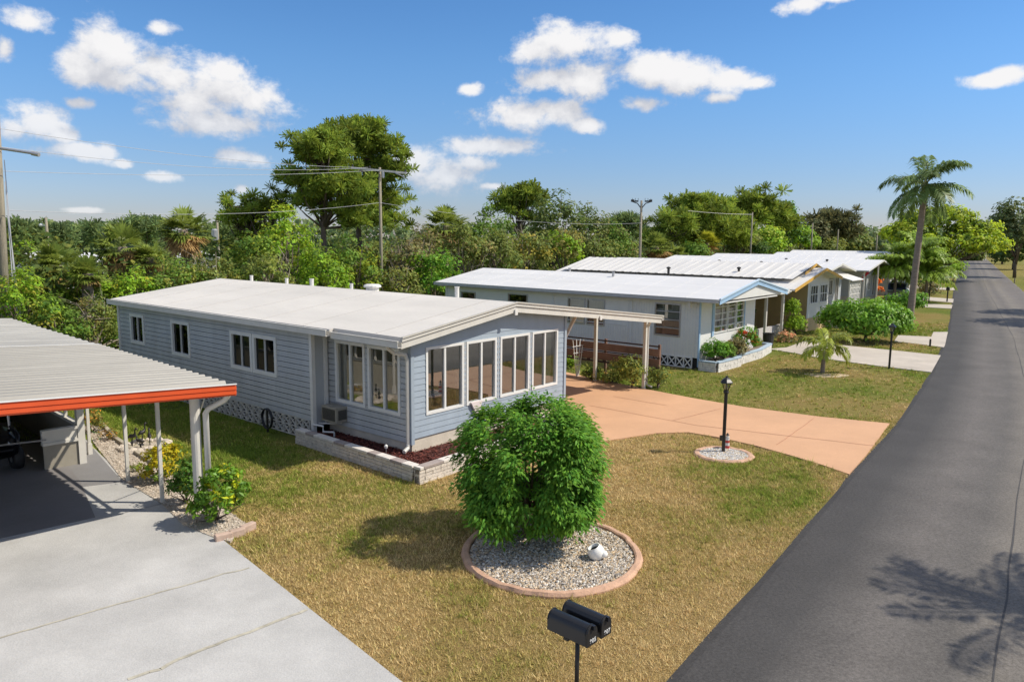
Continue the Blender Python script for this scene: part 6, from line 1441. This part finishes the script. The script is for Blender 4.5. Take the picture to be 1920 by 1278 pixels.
# far woodland as one mass
rng = np.random.default_rng(300)
segs = [(-260, 150, -60, 190, 8), (-60, 190, 60, 260, 9), (60, 260, 150, 330, 10), (110, 200, 150, 330, 8), (150, 330, 330, 420, 12), (330, 420, 520, 300, 12)]
Cs, Ns, Ts = [], [], []
for (xa, ya, xb, yb, h) in segs:
    n = 5200; s = rng.uniform(0, 1, n); L_ = math.hypot(xb-xa, yb-ya); nb = L_/9
    bump = .55+.45*np.abs(np.sin(s*nb*1.0+np.sin(s*nb*.37)*2)); z = h*bump*np.sqrt(rng.uniform(.0, 1, n))
    Cs.append(np.stack([xa+(xb-xa)*s+rng.normal(0, 2, n), ya+(yb-ya)*s+rng.normal(0, 3, n), z], 1)); Ns.append(unit(rand_dir(rng, n)+np.array([.2, -.6, .6])))
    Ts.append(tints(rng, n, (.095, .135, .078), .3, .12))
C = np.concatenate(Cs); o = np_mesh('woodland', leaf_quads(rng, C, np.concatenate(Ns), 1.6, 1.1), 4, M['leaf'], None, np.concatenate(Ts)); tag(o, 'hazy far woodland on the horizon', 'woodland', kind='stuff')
# undergrowth filling the strip under the trees
Cs = []
n = 90000; t_ = -6+166*rng.uniform(0, 1, n)**1.6; off_ = rng.uniform(.6, 11, n); C = np.stack([-17+.515*t_-.857*off_, 27+.857*t_+.515*off_, (1-rng.uniform(0, 1, n)**1.5)*(2.2+1.0*np.sin(t_*.55)+.8*np.sin(t_*1.3+off_*.5)+.16*off_)+.1], 1)
sz = 1.0
o = np_mesh('undergrowth', leaf_quads(rng, C, unit(rand_dir(rng, n)+np.array([.1, -.2, .7])), .30, .17), 4, M['leaf'], None, tints(rng, n, (.062, .088, .026), .45, .2)); tag(o, 'tangled undergrowth below the trees behind the homes', 'undergrowth', kind='stuff')

# right-hand side of the road
def rt(u, vtop, hw, Y, col, label, seed, **k): return wood(u, vtop, hw, 0, col, label, seed, Y=Y, **k)
def wide_tree():
    Y = 96.0; x, h = depth_xz(1775, 388, Y); r = np.random.default_rng(400)
    bl = [(dx, dy, z, rx, rx*.8, rz) for dx, dy, z, rx, rz in ((-4.6, 0, h*.62, 3.0, 1.5), (-2, 1, h*.80, 3.2, 1.6), (.8, 0, h*.84, 2.8, 1.5), (3.2, -1, h*.66, 3.0, 1.4), (6.0, 0, h*.50, 2.2, 1.3), (1.5, -2, h*.52, 3.2, 1.5), (-3.5, -2, h*.46, 2.8, 1.6), (4.5, -2, h*.45, 2.4, 1.1), (-1.5, -1, h*.38, 2.5, 1.2))]
    tree('broadleaf_tree', x, Y, bl, (.20, .27, .025), 'wide light yellow-green tree whose canopy reaches over the road', 'tree', 360, 36, 1.0, (.46, .26), 400, .3, 2.2, 16, .28, .12, .15, None, ((.075, .12, .02), .28), inner=.2)
wide_tree()
rt(1712, 425, 40, 112, 'mid', 'darker green tree behind the feathery palm clump', 401, second=((.14, .2, .02), .4))
rt(1917, 372, 46, 106, (.06, .085, .045), 'tall dark grey-green tree at the right edge of the view', 402, dens=2.2, low=.16, second=((.10, .13, .06), .35), nb=7)
rt(1888, 402, 36, 172, (.055, .085, .045), 'dark tree left of the tall one at the right edge', 403, dens=1.9, low=.1, nb=6)
rt(1906, 432, 36, 138, (.055, .09, .035), 'low dark shady tree by the road at the right edge', 404, dens=1.8, low=.05, nb=6)
rt(1850, 445, 26, 260, 'mid', 'distant tree closing the view at the end of the road', 405)
rt(1822, 474, 14, 200, 'olive', 'small rounded tree at the very end of the road', 406)
for i, (x, y, h, s) in enumerate(((40.2, 45.5, 10.5, 3.4), (46.0, 52.0, 12.0, 3.6), (78, 80, 11, 4.0), (92, 108, 13, 5.0), (66, 62, 9, 3.2))):
    tree('broadleaf_tree', x, y, [(0, 0, h*.70, s, s, h*.26), (s*.5, .5, h*.55, s*.7, s*.7, h*.2), (-s*.5, -.4, h*.55, s*.7, s*.7, h*.2)], COLS['dark'], ('spreading tree outside the right edge whose shadow crosses the road', 'taller tree outside the right edge shading the road', 'tree far right of the road casting the middle shadow band', 'far tree right of the road casting the distant shadow band', 'tree outside the right edge shading the far verge')[i], 'tree', 150, 30, .9, (.4, .22), 410+i, .25, h*.4, 10)
# gable-roofed house at the end of the road
ex, ez = depth_xz(1815, 472, 205); t = empty('end_house', (ex, 205, 0), R(20), 'pale house with a hipped roof glimpsed at the end of the road', 'house')
mb = MB(); mb.box(-7, 7, 0, 8, 0, 2.8); mb.build('wall', M['cream'], t); roof_sheet(t, [(-7.6, 2.7), (0, 4.4), (7.6, 2.7)], -.6, 8.6, .15, M['roof_g'])

# ================================================================== utility poles and lines
def upole(u, v, Y, label, tilt=(0, 0), r=.15, arm=None, extra=None, name='utility_pole', base=None):
    x, h = depth_xz(u, v, Y); bx_ = x-tilt[0]; t = empty(name, (bx_, Y, 0), 0, label, 'utility pole')
    mb = MB(); mb.tube([(0, 0, -.1), (tilt[0]*.5, 0, h*.5), (tilt[0], 0, h)], [r*1.15, r, r*.75], 10); mb.build('pole', M['wood'], t, smooth=True)
    return t, x, h, bx_
_a, _b = depth_xz(11, 600, 25.5), depth_xz(-7, 240, 25.5); _k = (_b[0]-_a[0])/(_b[1]-_a[1]); _h = 10.6; _u = _a[0]+_k*(_h-_a[1]); _t = _k*_h
t1 = empty('utility_pole', (_u-_t, 25.5, 0), 0, 'weathered leaning utility pole at the left edge with guy wires', 'utility pole'); b1 = _u-_t
mb = MB(); mb.tube([(0, 0, -.1), (_t*.5, 0, _h*.5), (_t, 0, _h)], [.155, .135, .105], 12); mb.build('pole', M['wood'], t1, smooth=True)
mb = MB(); q0 = Vector(depth_xz(4, 279, 25.5)); q1 = Vector(depth_xz(75, 289.5, 25.3))
mb.tube([(q0.x-b1, -.1, q0.y), (q1.x-b1, -.25, q1.y)], .045, 8); mb.tube([(q1.x-b1-.25, -.23, q1.y+.03), (q1.x-b1, -.25, q1.y-.02)], .07, 8); mb.build('lamp_arm', M['steel'], t1)
mb = MB()
for (ua, va, ub, vb) in ((8, 300, 34, 605), (14, 395, 40, 605), (10, 340, 26, 560)):
    A_, B_ = depth_xz(ua, va, 25.4), depth_xz(ub, vb, 24.6); mb.tube([(A_[0]-b1, -.1, A_[1]), (B_[0]-b1, -.9, B_[1])], .014, 5)
mb.build('guy_wire', M['wire'], t1)
t2, x2, h2, b2 = upole(712, 314, 43, 'wooden utility pole with a pale cross-arm in front of the tall pines', (0, 0), .095)
mb = MB(); a0, a1, a2_ = [depth_xz(u, v, 43) for u, v in ((660, 315), (712, 316), (763, 325))]
mb.beam((a0[0]-b2, -.14, a0[1]), (a2_[0]-b2, -.14, a2_[1]), .10, .11); mb.build('crossarm', M['cream'], t2)
mb = MB()
for f in (.02, .33, .98): p = Vector((a0[0]-b2, -.14, a0[1])).lerp(Vector((a2_[0]-b2, -.14, a2_[1])), f); mb.lathe([(.03, 0), (.06, .08), (.03, .2)], p, 8)
mb.build('insulator', M['blackm'], t2)
mb = MB(); mb.lathe([(.06, -.6), (.08, -.55), (.08, -.25), (.05, -.2)], (.2, -.12, h2), 10); mb.beam((.9, -.2, h2-.3), (1.45, -.25, h2-.55), .1, .06); mb.build('transformer', M['steel'], t2)
t3, x3, h3, b3 = upole(1203, 376, 66, 'slim utility pole with two clustered lamp heads above the white roofs', (0, 0), .12)
mb = MB()
for s in (-1, 1):
    mb.tube([(0, 0, h3-.7), (s*.35, 0, h3-.25), (s*.8, 0, h3-.1)], .045, 6); mb.box(s*.45-.16, s*.45+.16, -.1, .1, h3-.12, h3+.0); mb.box(s*.78-.13, s*.78+.13, -.1, .1, h3-.12, h3+.08)
    for k in (.3, .55, .8): mb.tube([(s*k, 0, h3-.05), (s*k, 0, h3+.2)], .018, 4)
mb.build('lamp_cluster', M['blackm'], t3)
t4, x4, h4, b4_ = upole(1411, 398, 92, 'distant utility pole in front of the flat-topped pine', (0, 0), .10)
upole(1524, 418, 130, 'thin far utility pole left of the dark feathery pine', (0, 0), .13); upole(1572, 430, 150, 'thin far utility pole right of the dark feathery pine', (0, 0), .13)
upole(1645, 440, 170, 'thin far pole with a dark top beyond the last roofs', (0, 0), .16)
t5, x5, h5, b5_ = upole(86, 408, 95, 'thin dark far pole with a white lamp among the distant pines', (0, 0), .2)
mb = MB(); mb.beam((0, 0, h5-1.1), (-.6, 0, h5-.8), .1, .1); mb.lathe([(.22, -.2), (.3, 0), (.1, .2)], (-.65, 0, h5-.9), 8); mb.build('lamp', M['white2'], t5)
t6, x6, h6, b6_ = upole(407, 412, 80, 'thin far pole with a pale transformer right of the tallest left fan palm', (0, 0), .14)
mb = MB(); mb.lathe([(.3, -2.2), (.34, -2.1), (.34, -1.1), (.2, -.95)], (-.2, -.3, h6), 10); mb.build('transformer', M['steel'], t6)
def wire(pa, pb, sag, label, r=.009):
    pa, pb = Vector(pa), Vector(pb); n = 16; mb = MB(); mb.tube([pa.lerp(pb, i/n)-Vector((0, 0, 4*sag*(i/n)*(1-i/n))) for i in range(n+1)], r, 5); tag(mb.build('power_line', M['wire']), label, 'power line')
def dp(u, v, Y): x, z = depth_xz(u, v, Y); return (x, Y, z)
wire(dp(-8, 240, 25.4), dp(662, 314, 42.8), .25, 'topmost thin power line from the left pole to the near cross-arm')
wire(dp(3, 276, 25.4), dp(690, 314, 42.8), .38, 'second power line from the top between the left pole and the near cross-arm')
wire(dp(6, 321, 25.4), dp(712, 319, 42.8), .20, 'third power line from the top between the left pole and the near cross-arm')
wire(dp(12, 394, 25.4), dp(712, 380, 42.8), .35, 'lowest power line from the left pole to the middle of the near wooden pole')
wire(dp(712, 380, 42.8), dp(1203, 418, 65.9), .5, 'low power line from the near wooden pole to the twin-headed pole')
wire(dp(1290, 395, 88), dp(1411, 402, 91.9), .1, 'short power line left of the distant pole by the flat-topped pine', .014)

# ================================================================== grass blades on the near lawns
def blades(name, n, xr, yr, hgt, label, seed, wk=1.0, keep=None):
    rng = np.random.default_rng(seed); k = 9; m = n//k; n = m*k
    sp_ = np.repeat(rng.uniform(.018, .05, m), k); x = np.repeat(rng.uniform(*xr, m), k)+rng.normal(0, 1, n)*sp_; y = np.repeat(rng.uniform(*yr, m), k)+rng.normal(0, 1, n)*sp_
    tv = np.repeat(rng.normal(0, 1, m), k); th = np.repeat(np.exp(rng.normal(-.15, .33, m)), k)
    D = np.hypot(x, y); ok = (np.abs(x/np.maximum(y, .1)) < .74) & (y > 6.5)
    near_road = np.interp(y, rl[:, 1], rl[:, 0]); ok &= x < near_road-.03+rng.normal(0, .03, n)
    for poly in [grey_pts, terra_pts, sp_pts]+pale_pts+far_drives: ok &= ~in_poly(x, y, poly)
    lx, ly = (x+2.217)*math.cos(YAW)+(y-16.261)*math.sin(YAW), -(x+2.217)*math.sin(YAW)+(y-16.261)*math.cos(YAW)
    ok &= ~((lx > -.95) & (lx < 5.8) & (ly > -1.3) & (ly < 4.45)) & ~((lx > -.5) & (lx < 5.8) & (ly > 4) & (ly < 14))
    ok &= (((x-BX)/(BRX-.02))**2+((y-BY)/(BRY-.02))**2 > 1) & (((x-ecx)/.68)**2+((y-ecy)/.64)**2 > 1)
    l2x, l2y = (x-7.17)*math.cos(YAW)+(y-28.58)*math.sin(YAW), -(x-7.17)*math.sin(YAW)+(y-28.58)*math.cos(YAW)
    ok &= ~((l2x > -.05) & (l2x < 6.9) & (l2y > -1.0) & (l2y < 14))
    if keep is not None: ok &= keep(x, y)
    # bare patches
    ok &= rng.uniform(size=n) < np.clip(1.15-.7*np.clip(smooth_noise(x*2.3, y*2.3, 8), 0, 1.5), .12, 1)
    x, y, tv, th = x[ok], y[ok], tv[ok], th[ok]; n = len(x); D = np.hypot(x, y)
    edge = np.exp(-np.abs(x-near_road[ok])/.35)*(y < 20)
    g = green_amount(x, y)+rng.normal(0, .07, n)+.22*tv+.24*smooth_noise(x*4.5, y*4.5, 9)-.25*edge
    pal = np.array([(.68, .525, .26), (.58, .45, .20), (.45, .385, .13), (.33, .34, .076), (.21, .295, .04)])
    gi_ = np.clip(g, 0, .999)*4; i0 = gi_.astype(int); f = (gi_-i0)[:, None]; col = pal[i0]*(1-f)+pal[np.minimum(i0+1, 4)]*f
    col = col*rng.uniform(.6, 1.35, (n, 1))
    h = hgt*th*rng.uniform(.5, 1.25, n)*(.75+.6*np.clip(g, 0, 1)); w = (.0036+.00085*D)*wk*rng.uniform(.6, 1.3, n)
    a = rng.uniform(0, 6.283, n); lean = rng.uniform(.2, 1.35, n)*h; b_ = a+rng.normal(0, .6, n)+1.57
    V = np.empty((n, 3, 3)); V[:, 0] = np.stack([x-np.cos(a)*w/2, y-np.sin(a)*w/2, np.full(n, -.004)], 1); V[:, 1] = np.stack([x+np.cos(a)*w/2, y+np.sin(a)*w/2, np.full(n, -.004)], 1)
    V[:, 2] = np.stack([x+np.cos(b_)*lean, y+np.sin(b_)*lean, h], 1)
    tag(np_mesh(name, V, 3, M['grassb'], None, np.clip(col, .01, .8)), label, 'grass', kind='stuff')
blades('lawn_grass', 1050000, (-13, 12), (6.6, 21), .05, 'dry patchy lawn grass around the blue house and the bush ring', 500)
blades('lawn_grass', 260000, (-14, 27), (20, 46), .06, 'yellow-green lawn grass of the neighbouring lots', 501, 1.1)
